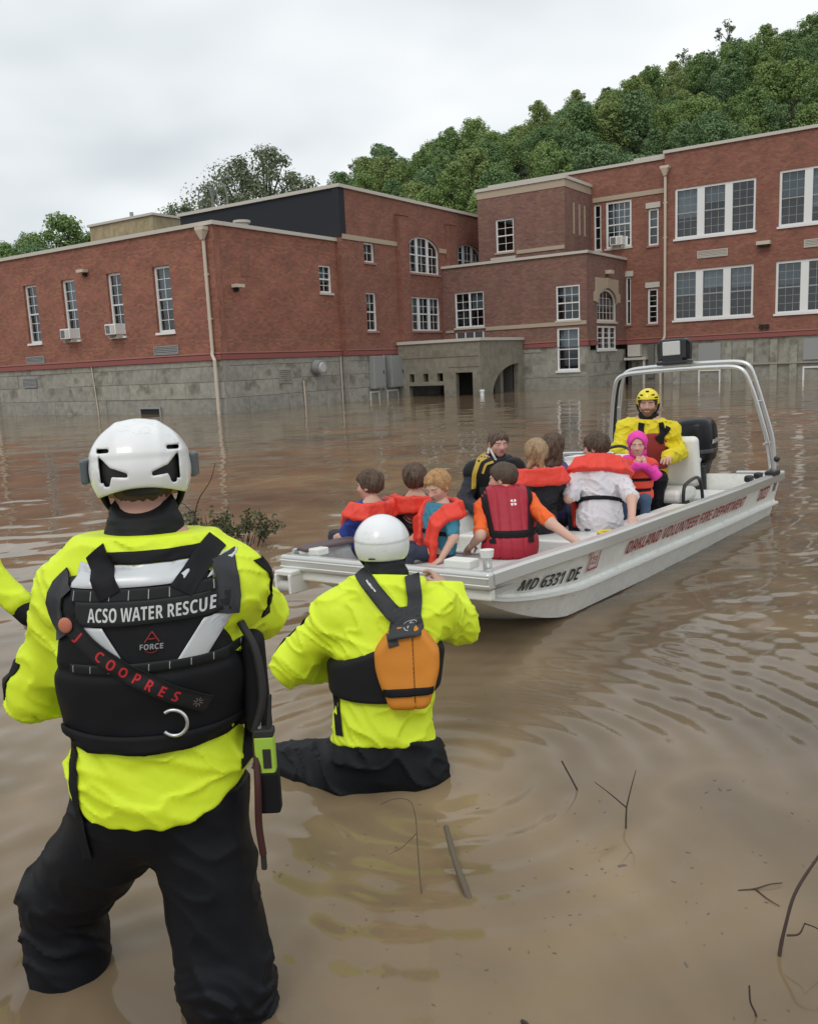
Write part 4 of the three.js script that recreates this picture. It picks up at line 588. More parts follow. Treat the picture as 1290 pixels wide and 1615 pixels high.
function nets(f, lo, hi, h, color) {
  const nx = Math.ceil((hi[0] - lo[0]) / h) + 1, ny = Math.ceil((hi[1] - lo[1]) / h) + 1, nz = Math.ceil((hi[2] - lo[2]) / h) + 1, F = new Float32Array(nx * ny * nz).fill(1), B = 6, R = B * h * .87 * 1.25 + .02;
  for (let k = 0; k < nz; k += B) for (let j = 0; j < ny; j += B) for (let i = 0; i < nx; i += B) {
    const c = f(lo[0] + (i + B / 2 - .5) * h, lo[1] + (j + B / 2 - .5) * h, lo[2] + (k + B / 2 - .5) * h), far = Math.abs(c) > R, K = Math.min(nz, k + B), J = Math.min(ny, j + B), I = Math.min(nx, i + B);
    for (let r = k; r < K; r++) for (let q = j; q < J; q++) { let o = (r * ny + q) * nx + i; for (let p = i; p < I; p++, o++) F[o] = far ? c : f(lo[0] + p * h, lo[1] + q * h, lo[2] + r * h); }
  }
  const id = new Int32Array(nx * ny * nz).fill(-1), P = [], I = [], C = [], sx = 1, sy = nx, sz = nx * ny;
  const co = [0, sx, sy, sx + sy, sz, sx + sz, sy + sz, sx + sy + sz], ed = [[0, 1], [2, 3], [4, 5], [6, 7], [0, 2], [1, 3], [4, 6], [5, 7], [0, 4], [1, 5], [2, 6], [3, 7]];
  for (let k = 0; k < nz - 1; k++) for (let j = 0; j < ny - 1; j++) for (let i = 0; i < nx - 1; i++) {
    const o = k * sz + j * sy + i; let m = 0; for (let q = 0; q < 8; q++) if (F[o + co[q]] < 0) m |= 1 << q; if (m === 0 || m === 255) continue;
    let x = 0, y = 0, z = 0, n = 0; for (const [a, b] of ed) { const A = (m >> a) & 1, Bb = (m >> b) & 1; if (A === Bb) continue; const fa = F[o + co[a]], fb = F[o + co[b]], t = fa / (fa - fb); x += (a & 1) + ((b & 1) - (a & 1)) * t; y += ((a >> 1) & 1) + (((b >> 1) & 1) - ((a >> 1) & 1)) * t; z += (a >> 2) + ((b >> 2) - (a >> 2)) * t; n++; }
    id[o] = P.length / 3; P.push(lo[0] + (i + x / n) * h, lo[1] + (j + y / n) * h, lo[2] + (k + z / n) * h);
  }
  const quad = (a, b, c, d, flip) => { if (a < 0 || b < 0 || c < 0 || d < 0) return; flip ? I.push(a, c, b, a, d, c) : I.push(a, b, c, a, c, d); };
  for (let k = 1; k < nz - 1; k++) for (let j = 1; j < ny - 1; j++) for (let i = 1; i < nx - 1; i++) {
    const o = k * sz + j * sy + i, s = F[o] < 0;
    if (s !== (F[o + sx] < 0)) quad(id[o - sy - sz], id[o - sz], id[o], id[o - sy], !s);
    if (s !== (F[o + sy] < 0)) quad(id[o - sx - sz], id[o - sx], id[o], id[o - sz], !s);
    if (s !== (F[o + sz] < 0)) quad(id[o - sx - sy], id[o - sy], id[o], id[o - sx], !s);
  }
  const g = new THREE.BufferGeometry(); g.setAttribute('position', new THREE.Float32BufferAttribute(P, 3)); g.setIndex(I); g.computeVertexNormals();
  if (color) { for (let i = 0; i < P.length; i += 3) { const c = color(P[i], P[i + 1], P[i + 2]); C.push(c[0], c[1], c[2]); } g.setAttribute('color', new THREE.Float32BufferAttribute(C, 3)); }
  return g;
}
const bbox = (pts, m) => { const lo = [1e9, 1e9, 1e9], hi = [-1e9, -1e9, -1e9]; for (const p of pts) { lo[0] = Math.min(lo[0], p.x - m); lo[1] = Math.min(lo[1], p.y - m); lo[2] = Math.min(lo[2], p.z - m); hi[0] = Math.max(hi[0], p.x + m); hi[1] = Math.max(hi[1], p.y + m); hi[2] = Math.max(hi[2], p.z + m); } return [lo, hi]; };

// two-bone joint between a and c with a pole direction
function bend(a, c, l1, l2, pole) { const d = V().subVectors(c, a); let L = d.length(); if (L > (l1 + l2) * .999) { d.multiplyScalar((l1 + l2) * .999 / L); c.copy(a).add(d); L = d.length(); } const t = (l1 * l1 - l2 * l2 + L * L) / (2 * L), h = Math.sqrt(Math.max(0, l1 * l1 - t * t)); d.normalize(); const p = pole.clone().addScaledVector(d, -pole.dot(d)).normalize(); return a.clone().addScaledVector(d, t).addScaledVector(p, h); }

// skeleton in world coordinates. o: pelvis, neck (base of neck), face (yaw the chest faces), stature, head yaw/pitch/roll, hands, feet ...
function skeleton(o) {
  const H = o.H, s = H / 1.8, up = V().subVectors(o.neck, o.pelvis).normalize(), fw = V(Math.sin(o.face), 0, Math.cos(o.face)), T = frameYZ(o.pelvis, up, fw), tl = o.neck.distanceTo(o.pelvis);
  const sw = (o.sw ?? .112) * H, hw = (o.hw ?? .052) * H, sh = frameYZ(o.neck, up, V(Math.sin(o.face + (o.twist ?? 0)), 0, Math.cos(o.face + (o.twist ?? 0))));
  const S = { o, H, s, T, tl, sh, up, pelvis: o.pelvis, neck: o.neck, shL: o.shL ?? sh.at(sw, -.052 * H, 0), shR: o.shR ?? sh.at(-sw, -.052 * H, 0), hipL: o.hipL ?? T.at(hw, -.01 * H, 0), hipR: o.hipR ?? T.at(-hw, -.01 * H, 0) };
  const ua = .168 * H, fa = .145 * H, th = .243 * H, sn = .24 * H;
  for (const k of ['L', 'R']) {
    const sg = k === 'L' ? 1 : -1;
    S['hand' + k] = (o['hand' + k] ?? sh.at(sg * sw * .6, -.3 * H, .2 * H)).clone();
    S['el' + k] = o['el' + k] ?? bend(S['sh' + k], S['hand' + k], ua, fa, (o['pole' + k] ?? T.X.clone().multiplyScalar(sg * .7).addScaledVector(T.Z, -.5).addScaledVector(T.Y, -.6)));
    S['foot' + k] = (o['foot' + k] ?? T.at(sg * hw * 1.6, -.26 * H, .26 * H)).clone();
    S['kn' + k] = o['kn' + k] ?? bend(S['hip' + k], S['foot' + k], th, sn, o['kpole' + k] ?? T.Z.clone().addScaledVector(T.Y, .6).addScaledVector(T.X, sg * .15));
  }
  const hy = o.face + (o.hyaw ?? 0), hp = o.hpitch ?? 0, hr = o.hroll ?? 0; S.hh = (o.hh ?? .128) * H; const nod = V(Math.sin(hy) * Math.cos(hp), Math.sin(hp), Math.cos(hy) * Math.cos(hp));
  const hUp = V(Math.sin(hr) * Math.cos(hy), Math.cos(hr), -Math.sin(hr) * Math.sin(hy)); S.HF = frame(o.head ?? o.neck.clone().addScaledVector(up, .055 * H + S.hh * .42).addScaledVector(fw, .015 * H), nod, hUp);
  return S;
}
// trunk / limb distance fields, g = how far clothes stand off
function trunkF(S, g = 0, w = 1) {
  const { H, T, tl } = S, b = S.o.bulk ?? 1; return inF(T, uni([ell(0, .015 * H, 0, .098 * H * b * w + g, .085 * H + g, .072 * H * b + g), ell(0, tl * .42, 0, .086 * H * b * w + g, .13 * H + g, .064 * H * b + g), ell(0, tl * .76, .004 * H, .098 * H * b * w + g, .12 * H + g, .070 * H * b + g)], .06 * H));
}
const yokeF = (S, g = 0) => { const c = V().addVectors(S.shL, S.shR).multiplyScalar(.5); return uni([capS(S.shL, S.shR, .036 * S.H + g, .036 * S.H + g), capS(c, S.neck.clone().addScaledVector(S.up, .01 * S.H), .05 * S.H + g, .036 * S.H + g)], .04 * S.H); };
const armF = (S, k, g = 0, end = 1, taper = 1) => { const e = S['el' + k], h = S['hand' + k], q = e.clone().lerp(h, end), H = S.H, b = S.o.limb ?? 1; return uni([capS(S['sh' + k], e, .033 * H * b + g, .026 * H * b + g), capS(e, q, .0265 * H * b + g, (.0175 * H * b) * taper + g)], .02 * H); };
const legF = (S, k, g = 0, end = 1) => { const e = S['kn' + k], h = S['foot' + k], H = S.H, q = e.clone().lerp(h, end), b = S.o.limb ?? 1; return uni([capS(S['hip' + k], e, .052 * H * b + g, .034 * H * b + g), capS(e, q, .034 * H * b + g, .024 * H * b + g)], .03 * H); };
// head in units of head height, face to +z, origin at head centre
function headF(S) {
  const u = S.hh, L = (f) => f, E = (a, b, c, d, e, g) => ell(a * u, b * u, c * u, d * u, e * u, g * u), Cp = (a, b, r0, r1) => capS(V(a[0] * u, a[1] * u, a[2] * u), V(b[0] * u, b[1] * u, b[2] * u), r0 * u, r1 * u);
  const skull = E(0, .13, -.06, .335, .365, .41), face = E(0, -.14, .10, .255, .33, .28), chin = E(0, -.385, .2, .11, .09, .1), ck = [E(.15, -.09, .23, .11, .12, .11), E(-.15, -.09, .23, .11, .12, .11)], brow = Cp([-.15, .075, .31], [.15, .075, .31], .06, .06), nose = Cp([0, .03, .36], [0, -.11, .435], .028, .05), nw = [E(.045, -.125, .395, .035, .03, .035), E(-.045, -.125, .395, .035, .03, .035)], lip = [Cp([-.075, -.238, .325], [.075, -.238, .325], .028, .028), Cp([-.065, -.275, .318], [.065, -.275, .318], .03, .03)], ear = [E(.335, -.03, -.03, .035, .115, .075), E(-.335, -.03, -.03, .035, .115, .075)], eye = [E(.135, .005, .295, .072, .058, .07), E(-.135, .005, .295, .072, .058, .07)], soc = [E(.135, .01, .40, .085, .05, .07), E(-.135, .01, .40, .085, .05, .07)];
  return inF(S.HF, (x, y, z) => { let d = smin(skull(x, y, z), face(x, y, z), .12 * u); d = smin(d, chin(x, y, z), .1 * u); d = smin(d, ck[0](x, y, z), .08 * u); d = smin(d, ck[1](x, y, z), .08 * u); d = smin(d, brow(x, y, z), .05 * u); d = smax(d, -soc[0](x, y, z), .05 * u); d = smax(d, -soc[1](x, y, z), .05 * u); d = smin(d, nose(x, y, z), .05 * u); d = smin(d, Math.min(nw[0](x, y, z), nw[1](x, y, z)), .02 * u); d = smin(d, Math.min(lip[0](x, y, z), lip[1](x, y, z)), .025 * u); d = smin(d, Math.min(eye[0](x, y, z), eye[1](x, y, z)), .008 * u); return smin(d, Math.min(ear[0](x, y, z), ear[1](x, y, z)), .03 * u); });
}
// skin tone by place on the face: lips, eyes, brows, stubble are colours of the face itself
function faceColor(S, skin, o = {}) {
  const F = S.HF, u = S.hh, iris = o.iris ?? [.08, .10, .10], brow = o.brow ?? [.09, .055, .03], lipc = o.lip ?? [skin[0] * .85, skin[1] * .55, skin[2] * .55];
  return (x, y, z) => { const a = x - F.o.x, b = y - F.o.y, c = z - F.o.z, lx = (a * F.X.x + b * F.X.y + c * F.X.z) / u, ly = (a * F.Y.x + b * F.Y.y + c * F.Y.z) / u, lz = (a * F.Z.x + b * F.Z.y + c * F.Z.z) / u, ax = Math.abs(lx) - .135;
    if (lz > .25) { if (o.closed && Math.abs(ax) < .06 && Math.abs(ly + .012 - ax * ax * 4) < .01) return [skin[0] * .4, skin[1] * .3, skin[2] * .26]; const e = o.closed ? 9 : (ax / .058) ** 2 + ((ly - .005) / .026) ** 2; if (e < 1) return ax * ax + (ly - .005) ** 2 < .022 ** 2 ? iris : [.62, .6, .57]; if (e < 1.6) return [skin[0] * .72, skin[1] * .62, skin[2] * .58]; if (Math.abs(ax) < .085 && Math.abs(ly - .085 - .02 * ax) < .016) return brow; if ((lx / .1) ** 2 + ((ly + .255) / .036) ** 2 < 1) return o.smile && Math.abs(ly + .255) < .013 ? [.6, .56, .5] : Math.abs(ly + .257) < .007 ? [lipc[0] * .4, lipc[1] * .3, lipc[2] * .3] : lipc; }
    if (o.beard && lz > -.02 && ly < -.1 - Math.max(0, .2 - Math.abs(lx)) * .35 && ly > -.6) { const q = sstep(-.12, -.2, ly); return skin.map((v, i) => lerp(v, o.beard[i], q * .85)); }
    const r = .12 * Math.exp(-((Math.abs(lx) - .17) ** 2 + (ly + .12) ** 2) * 40) * (lz > .1 ? 1 : 0); return [skin[0] * (1 + r * .3), skin[1] * (1 - r), skin[2] * (1 - r)]; };
}
// a hand: palm and five jointed fingers. d = pointing direction, n = direction the palm faces, side = +1 if the thumb lies on n x d
function handGeo(w, d, n, side, sc, curl, cell = .0035) {
  d = d.clone().normalize(); n = n.clone().addScaledVector(d, -n.dot(d)).normalize(); const t = n.clone().cross(d).multiplyScalar(side), P = (a, b, c) => w.clone().addScaledVector(d, a * sc).addScaledVector(t, b * sc).addScaledVector(n, c * sc), fs = [], pts = [];
  const FR = { o: w, X: t, Y: n, Z: d }; fs.push(inF(FR, rbox(0, 0, .05 * sc, .038 * sc, .014 * sc, .048 * sc, .013 * sc)), capS(w.clone().addScaledVector(d, -.02 * sc), P(.03, 0, 0), .024 * sc, .026 * sc));
  const fin = [[.029, .070, .0092], [.010, .080, .0095], [-.010, .074, .0092], [-.028, .058, .0082]];
  const chains = fin.map(([b, L, r], i) => { let p = P(.088, b, 0), a = curl * (.6 + .08 * i); const q = []; let ang = a * .6; for (const k of [.45, .32, .25]) { const e = p.clone().addScaledVector(d, Math.cos(ang) * L * k * sc).addScaledVector(n, Math.sin(ang) * L * k * sc).addScaledVector(t, b * .12 * sc); q.push(capS(p, e, r * sc, r * .92 * sc)); pts.push(e); p = e; ang += a; } return uni(q, .004 * sc); });
  const th0 = P(.022, .03, .004), th1 = P(.052, .056, .014 + .012 * curl), th2 = P(.082, .058 - .02 * curl, .022 + .022 * curl); pts.push(th1, th2, w.clone().addScaledVector(d, -.03 * sc), P(.05, -.05, 0), P(.05, .06, 0)); const thumb = uni([capS(th0, th1, .013 * sc, .011 * sc), capS(th1, th2, .0108 * sc, .0092 * sc)], .006);
  const palm = uni(fs, .018 * sc), f = (x, y, z) => { let m = palm(x, y, z), q = thumb(x, y, z); for (const c of chains) q = Math.min(q, c(x, y, z)); return smin(m, q, .007 * sc); };
  const [lo, hi] = bbox(pts, .025 * sc); return nets(f, lo, hi, cell * Math.max(sc, .75));
}
const gasket = (S, P, up = .065, cell = .006) => { const c = uni([yokeF(S, .018), capS(S.neck, S.HF.at(0, -.16 * S.hh, -.05 * S.hh), .033 * S.H + .02, .03 * S.H + .014)], .03 * S.H), n = S.neck, fz = V(Math.sin(S.o.face), 0, Math.cos(S.o.face)); return own(P, 'neck_gasket', nets((x, y, z) => smax(smax(c(x, y, z) + .005 * noise(x * 18, y * 70, z * 18), Math.max(y - n.y - up - ((x - n.x) * fz.x + (z - n.z) * fz.z) * .35, n.y - .04 - y), .008), Math.hypot(x - n.x, z - n.z) - .19, .01), ...bbox([n], .22), cell), mNeoprene); };
const skinM = new THREE.MeshPhysicalMaterial({ roughness: .55, vertexColors: true, specularIntensity: .6 });
const paint = (g, c) => { const n = g.attributes.position.count, a = new Float32Array(n * 3); for (let i = 0; i < n; i++) { a[3 * i] = c[0]; a[3 * i + 1] = c[1]; a[3 * i + 2] = c[2]; } g.setAttribute('color', new THREE.BufferAttribute(a, 3)); return g; };
// the body: one skin mesh (trunk, limbs, neck, head, hands)
function bodyMesh(S, P, skin, o = {}) {
  const legs = o.legs ?? true, f = uni([trunkF(S, -.004), yokeF(S, -.006), armF(S, 'L', 0), armF(S, 'R', 0), ...(legs ? [legF(S, 'L', -.004), legF(S, 'R', -.004)] : []), capS(S.neck, S.HF.at(0, -.16 * S.hh, -.05 * S.hh), .033 * S.H, .03 * S.H)], .03 * S.H);
  const [lo, hi] = bbox([S.pelvis, S.neck, S.HF.o, S.shL, S.shR, S.elL, S.elR, S.handL, S.handR, ...(legs ? [S.knL, S.knR, S.footL, S.footR] : [])], .13 * S.H);
  const gs = [paint(nets(f, lo, hi, o.cell ?? .014), skin)]; const hf = headF(S), u = S.hh; gs.push(nets(uni([hf, capS(S.neck, S.HF.at(0, -.16 * u, -.05 * u), .033 * S.H, .03 * S.H)], .02 * S.H), ...bbox([S.HF.o], u * .62), o.hcell ?? .005, faceColor(S, skin, o.face)));
  for (const k of ['L', 'R']) { const q = o['hand' + k]; if (!q) continue; const d = q.d ?? V().subVectors(S['hand' + k], S['el' + k]); gs.push(paint(handGeo(S['hand' + k], d, q.n, q.side ?? (k === 'L' ? 1 : -1), S.s * (q.sc ?? 1), q.curl ?? .5), skin)); }
  const strip = gs.map(g => { const q = g.toNonIndexed(); for (const a of Object.keys(q.attributes)) if (!['position', 'normal', 'color'].includes(a)) q.deleteAttribute(a); return q; });
  return own(P, 'body', mergeGeometries(strip), skinM);
}
const own = (P, n, g, m) => { g.translate(-P.position.x, -P.position.y, -P.position.z); return mesh(n, g, m, P); };
function hairMesh(S, P, mat, o = {}) {
  const u = S.hh, base = ell(0, .135 * u, -.065 * u, (.37 + (o.vol ?? 0)) * u, (.40 + (o.vol ?? 0)) * u, (.455 + (o.vol ?? 0)) * u), lock = (o.locks ?? []).map(q => capS(V(...q[0]).multiplyScalar(u), V(...q[1]).multiplyScalar(u), q[2] * u, q[3] * u)), fr = o.front ?? 0, bk = o.back ?? -.25;
  const f = inF(S.HF, (x, y, z) => { const X = x / u, Y = y / u, Z = z / u; let d = base(x, y, z); const line = ((Z + .02) * 1.38 + bk + fr - Y + .05 * Math.sin(X * 22 + 3 * noise(X * 5, 0, 3))) * u / 1.75; d = smax(d, line, .03 * u); for (const l of lock) d = smin(d, l(x, y, z), .08 * u); const an = Math.atan2(X, -Z), st = (rdg(noise(an * 9 + Y * 1.5, Y * 2.2, 5 + X * 2)) - .5) * .05 + noise(an * 24 + 2 * Y, Y * 4, 9) * .03 + noise(X * 8, Y * 4 + 9, Z * 8) * .035; return d + st * u * (o.rough ?? 1); });
  const pts = [S.HF.o, ...(o.locks ?? []).flatMap(q => [S.HF.at(...q[0].map(v => v * u)), S.HF.at(...q[1].map(v => v * u))])]; return own(P, 'hair', nets(f, ...bbox(pts, u * .66), o.cell ?? .0055), mat);
}
// folds: long soft ridges plus fine crumple
const rdg2 = (n) => { const r = 1 - Math.min(1, Math.abs(n) * 2.4); return r * r * (3 - 2 * r); };
const rdg = (n) => 1 - Math.min(1, Math.abs(n) * 2.7);
const folds = (x, y, z, a, sx, sy, sz, s = 0) => { y += .45 * x; const wx = x + .05 * noise(x * 5, y * 5, z * 5 + s), wy = y + .06 * noise(x * 5 + 9, y * 5, z * 5 - s), r = rdg(noise(wx * sx + s, wy * sy + s * 2, z * sz - s)), q = rdg(noise(wx * sx * 2.1 + 4 - s, wy * sy * 1.9 + s, z * sz * 2.1 + 2)); return -a * (r * r * 1.0 + .75 * q * q * q - .45) + a * .45 * noise(x * sx * .8, y * sy * .5, z * sz * .8 + s) + a * .08 * noise(x * 60, y * 60, z * 60); };
// upper garment: trunk + sleeves, cut at hem and neck
function topMesh(S, P, name, mat, o = {}) {
  const g = o.g ?? .012, ends = o.sleeve ?? [1, 1], hem = o.hem ?? -.02, parts = [trunkF(S, g, o.w ?? 1), yokeF(S, g)]; const arms = ['L', 'R'].map((k, i) => ends[i] > 0 ? (ends[i] >= .5 ? armF(S, k, o.ga ?? g, (ends[i] - .5) * 2, o.taper ?? 1.25) : capS(S['sh' + k], S['sh' + k].clone().lerp(S['el' + k], ends[i] * 2), .034 * S.H + (o.ga ?? g), .03 * S.H + (o.ga ?? g))) : null).filter(Boolean);
  const all = uni([...parts, ...arms], .03 * S.H), T = S.T, am = o.fold ?? .006, fs = o.fs ?? [9, 14, 9], hole = inF(S.HF, ell(0, -.55 * S.hh, -.05 * S.hh, .36 * S.hh, .5 * S.hh, .38 * S.hh)), sd = o.seed ?? 0;
  const neckA = S.neck.clone().addScaledVector(S.up, o.neckUp ?? .028 * S.H);
  const f = (x, y, z) => { let d = all(x, y, z); if (d < am * 1.6 + .012 && d > -am * 1.6 - .012) d += folds(x, y, z, am, ...fs, sd); const hy = (x - T.o.x) * T.Y.x + (y - T.o.y) * T.Y.y + (z - T.o.z) * T.Y.z, rad = Math.hypot(x - T.o.x - T.Y.x * hy, y - T.o.y - T.Y.y * hy, z - T.o.z - T.Y.z * hy); const cut = hem - hy + (o.hemCurve ?? 0) * Math.abs(x - T.o.x) ** 3.2 + (o.hemWave ?? .008) * Math.sin(18 * Math.atan2(x - T.o.x, z - T.o.z)); if (rad < .17 * S.H) d = smax(d, cut, .008); const nk = (x - neckA.x) * S.up.x + (y - neckA.y) * S.up.y + (z - neckA.z) * S.up.z; return smax(d, nk, .01); };
  const [lo, hi] = bbox([S.pelvis, S.neck, S.shL, S.shR, ...(ends[0] > 0 ? [S.elL, S.handL] : []), ...(ends[1] > 0 ? [S.elR, S.handR] : [])], .12 * S.H + g);
  S.topF = f; return own(P, name, nets(f, lo, hi, o.cell ?? .012), mat);
}
function pantsMesh(S, P, name, mat, o = {}) {
  const g = o.g ?? .012, T = S.T, waist = o.waist ?? .07 * S.H, H = S.H, L = (k) => o.radii ? uni([capS(S['hip' + k], S['kn' + k], o.radii[0], o.radii[1]), capS(S['kn' + k], S['kn' + k].clone().lerp(S['foot' + k], o.end ?? .95), o.radii[1], o.radii[2])], .03) : legF(S, k, g, o.end ?? .95), all = uni([trunkF(S, o.gt ?? g), L('L'), L('R')], (o.k ?? .035) * H), am = o.fold ?? .006, fs = o.fs ?? [8, 16, 8], bunch = o.bunch ?? 0, mx = (am + bunch) * 1.6 + .012;
  const f = (x, y, z) => { let d = all(x, y, z); if (Math.abs(d) < mx) { d += folds(x, y, z, am, ...fs, 3); if (bunch) for (const q of [S.knL, S.knR]) { const dy = y - q.y + .05, r2 = (x - q.x) ** 2 + (z - q.z) ** 2; if (r2 < .09 && Math.abs(dy) < .3) d -= bunch * Math.exp(-dy * dy / .012) * rdg2(noise(x * 4 + 3, (y + .25 * x) * 15 + 2 * noise(x * 5, y * 4, z * 5), z * 4)); } } const hy = (x - T.o.x) * T.Y.x + (y - T.o.y) * T.Y.y + (z - T.o.z) * T.Y.z, fz = (x - T.o.x) * T.Z.x + (y - T.o.y) * T.Z.y + (z - T.o.z) * T.Z.z; return fz > .12 * H ? d : smax(d, hy - waist, .008); };
  const [lo, hi] = bbox([S.pelvis, S.knL, S.knR, S.footL, S.footR], .12 * H + g); S.pantF = f; return own(P, name, nets(f, lo, hi, o.cell ?? .014), mat);
}
// lay a thin sheet on a distance field
const rayHit = (f, D, maxd) => (p) => { let t = 0, best = 1e9, bt = 0; for (let k = 0; k < 70; k++) { const d = f(p.x + D.x * t, p.y + D.y * t, p.z + D.z * t); if (d < best) { best = d; bt = t; } if (d < .0006) return t; t += Math.max(.0008, d * .7); if (t > maxd) break; } return bt; };
// lay a thin sheet on a distance field: corners are points outside it, dir the way inwards
function drape(f, q, dir, nu, nv, off = .003, th = .006, maxd = .6) {
  const D = dir.clone().normalize(), N = (nu + 1) * (nv + 1), P = [], U = [], I = []; const top = [];
  const hit = rayHit(f, D, maxd);
  for (let j = 0; j <= nv; j++) for (let i = 0; i <= nu; i++) { const u = i / nu, v = j / nv, p = q[0].clone().lerp(q[1], u).lerp(q[3].clone().lerp(q[2], u), v), t = hit(p); top.push(p.addScaledVector(D, t - off - th)); U.push(u, v); }
  for (const p of top) P.push(p.x, p.y, p.z); for (const p of top) P.push(p.x + D.x * th, p.y + D.y * th, p.z + D.z * th); const U2 = U.concat(U);
  for (let j = 0; j < nv; j++) for (let i = 0; i < nu; i++) { const a = j * (nu + 1) + i, b = a + 1, c = a + nu + 2, d = a + nu + 1; I.push(a, b, c, a, c, d); I.push(a + N, c + N, b + N, a + N, d + N, c + N); }
  const rim = (a, b) => I.push(a, a + N, b + N, a, b + N, b); for (let i = 0; i < nu; i++) { rim(i + 0, i + 1); rim(nv * (nu + 1) + i + 1, nv * (nu + 1) + i); } for (let j = 0; j < nv; j++) { rim((j + 1) * (nu + 1), j * (nu + 1)); rim(j * (nu + 1) + nu, (j + 1) * (nu + 1) + nu); }
  const g = new THREE.BufferGeometry(); g.setAttribute('position', new THREE.Float32BufferAttribute(P, 3)); g.setAttribute('uv', new THREE.Float32BufferAttribute(U2, 2)); g.setIndex(I); g.computeVertexNormals(); return g;
}
// a webbing strap: path of points outside the field, draped
function strap(f, pts, width, side, dir, off = .003, th = .006) { const gs = []; const c = new THREE.CatmullRomCurve3(pts, false, 'catmullrom', .3), n = Math.max(6, Math.round(c.getLength() / .02)); const Q = c.getSpacedPoints(n); const P = [], U = []; const D = dir.clone().normalize();
  const geo = []; for (let i = 0; i < n; i++) { const t = V().subVectors(Q[i + 1], Q[i]).normalize(), s = side ?? t.clone().cross(D).normalize(); geo.push([Q[i].clone().addScaledVector(s, -width / 2), Q[i].clone().addScaledVector(s, width / 2)]); } { const t = V().subVectors(Q[n], Q[n - 1]).normalize(), s = side ?? t.clone().cross(D).normalize(); geo.push([Q[n].clone().addScaledVector(s, -width / 2), Q[n].clone().addScaledVector(s, width / 2)]); }
  const hit = rayHit(f, D, .6);
  const m = 4, N = (n + 1) * (m + 1), I = []; const top = []; geo.forEach(([a, b], i) => { for (let k = 0; k <= m; k++) { const p = a.clone().lerp(b, k / m), t = hit(p); top.push(p.addScaledVector(D, t - off - th)); U.push(i / n, k / m); } });
  for (const p of top) P.push(p.x, p.y, p.z); for (const p of top) P.push(p.x + D.x * th, p.y + D.y * th, p.z + D.z * th);
  for (let i = 0; i < n; i++) for (let k = 0; k < m; k++) { const a = i * (m + 1) + k, b = a + 1, c2 = a + m + 2, d = a + m + 1; I.push(a, b, c2, a, c2, d, a + N, c2 + N, b + N, a + N, d + N, c2 + N); } for (let i = 0; i < n; i++) for (const k of [0, m]) { const a = i * (m + 1) + k, b = a + m + 1; I.push(a, b, b + N, a, b + N, a + N); }
  const g = new THREE.BufferGeometry(); g.setAttribute('position', new THREE.Float32BufferAttribute(P, 3)); g.setAttribute('uv', new THREE.Float32BufferAttribute(U.concat(U), 2)); g.setIndex(I); g.computeVertexNormals(); return g; }
const person = (label, base, group) => thing('person', label, 'person', [base.x, base.y, base.z], 0, group);
// cloth grain
const weave = dataTex(128, 128, (u, v) => { const k = .5 + .3 * Math.sin(u * 128 * .8) * Math.sin(v * 128 * .8) + .2 * tileN(u, v, 40, 2); return [k, k, k]; });
const cloth = (r, g, b, rough = .8, o = {}) => M(r, g, b, rough, { sheen: .25, sheenRoughness: .6, ...o });
const mNeoprene = M(.0085, .009, .011, .62, { specularIntensity: .5 });
const mHiVis = cloth(.69, .86, .022, .62), mBlackShiny = M(.0055, .0065, .0095, .52, { specularIntensity: .42 }), mWeb = M(.007, .007, .009, .7, { specularIntensity: .5 }), mReflect = M(.58, .60, .62, .38, { metalness: .25 });

// ---------------------------------------------------------------- people
const gs = (a) => Math.exp(-a * a), PI = Math.PI, v3 = (a) => V(...a);
function helmetMesh(S, P, mat, o = {}) {
  const u = S.hh, st = o.st ?? .042, cx = 0, cy = .13 * u, cz = -.05 * u, R = [.335 * u + st, .365 * u + (o.top ?? .038), .41 * u + st], out = ell(cx, cy, cz, ...R), inn = ell(cx, cy, cz, R[0] - .014, R[1] - .014, R[2] - .014), cutB = o.cut ?? (() => -.05), vents = o.vents ?? [];
  const f = inF(S.HF, (x, y, z) => { let d = out(x, y, z); if (o.ridge) d -= o.ridge(x, y, z); d = smax(d, -inn(x, y, z), .004); d = smax(d, cutB(x, z) - y, .006); for (const v of vents) d = smax(d, -v(x, y, z), .004); return d; });
  const hc = mat.color.clone(), sm = mat.clone(); sm.color.setRGB(1, 1, 1); sm.vertexColors = true; own(P, 'helmet', nets(f, ...bbox([S.HF.at(cx, cy, cz)], R[2] + .03), o.cell ?? .004, (x, y, z) => { const sc = clamp(rdg(noise(x * 34, y * 60, z * 34)) * 3 - 2.45) * clamp(noise(x * 9, y * 9, z * 9 + 4) * 3), k = 1 - .35 * sc - .05 * clamp(noise(x * 16, y * 16, z * 16) * 2); return [hc.r * k, hc.g * k, hc.b * k]; }), sm);
  const lin = inF(S.HF, (x, y, z) => smax(ell(cx, cy, cz, R[0] - .016, R[1] - .016, R[2] - .016)(x, y, z), cutB(x, z) + .004 - y, .004)); own(P, 'helmet_liner', nets(lin, ...bbox([S.HF.at(cx, cy, cz)], R[2] + .02), .007), mRubber);
  for (const s of [-1, 1]) { own(P, 'chin_strap', tube([S.HF.at(s * (.335 * u + .02), -.02 * u, -.16 * u), S.HF.at(s * (.34 * u + .008), -.2 * u, -.02 * u), S.HF.at(s * .24 * u, -.38 * u, .1 * u), S.HF.at(s * .06 * u, -.5 * u, .17 * u)], .008, 20, 6), mWeb); own(P, 'chin_strap', tube([S.HF.at(s * (.335 * u + .02), .0, .1 * u), S.HF.at(s * (.34 * u + .006), -.2 * u, .0)], .007, 10, 6), mWeb); }
}
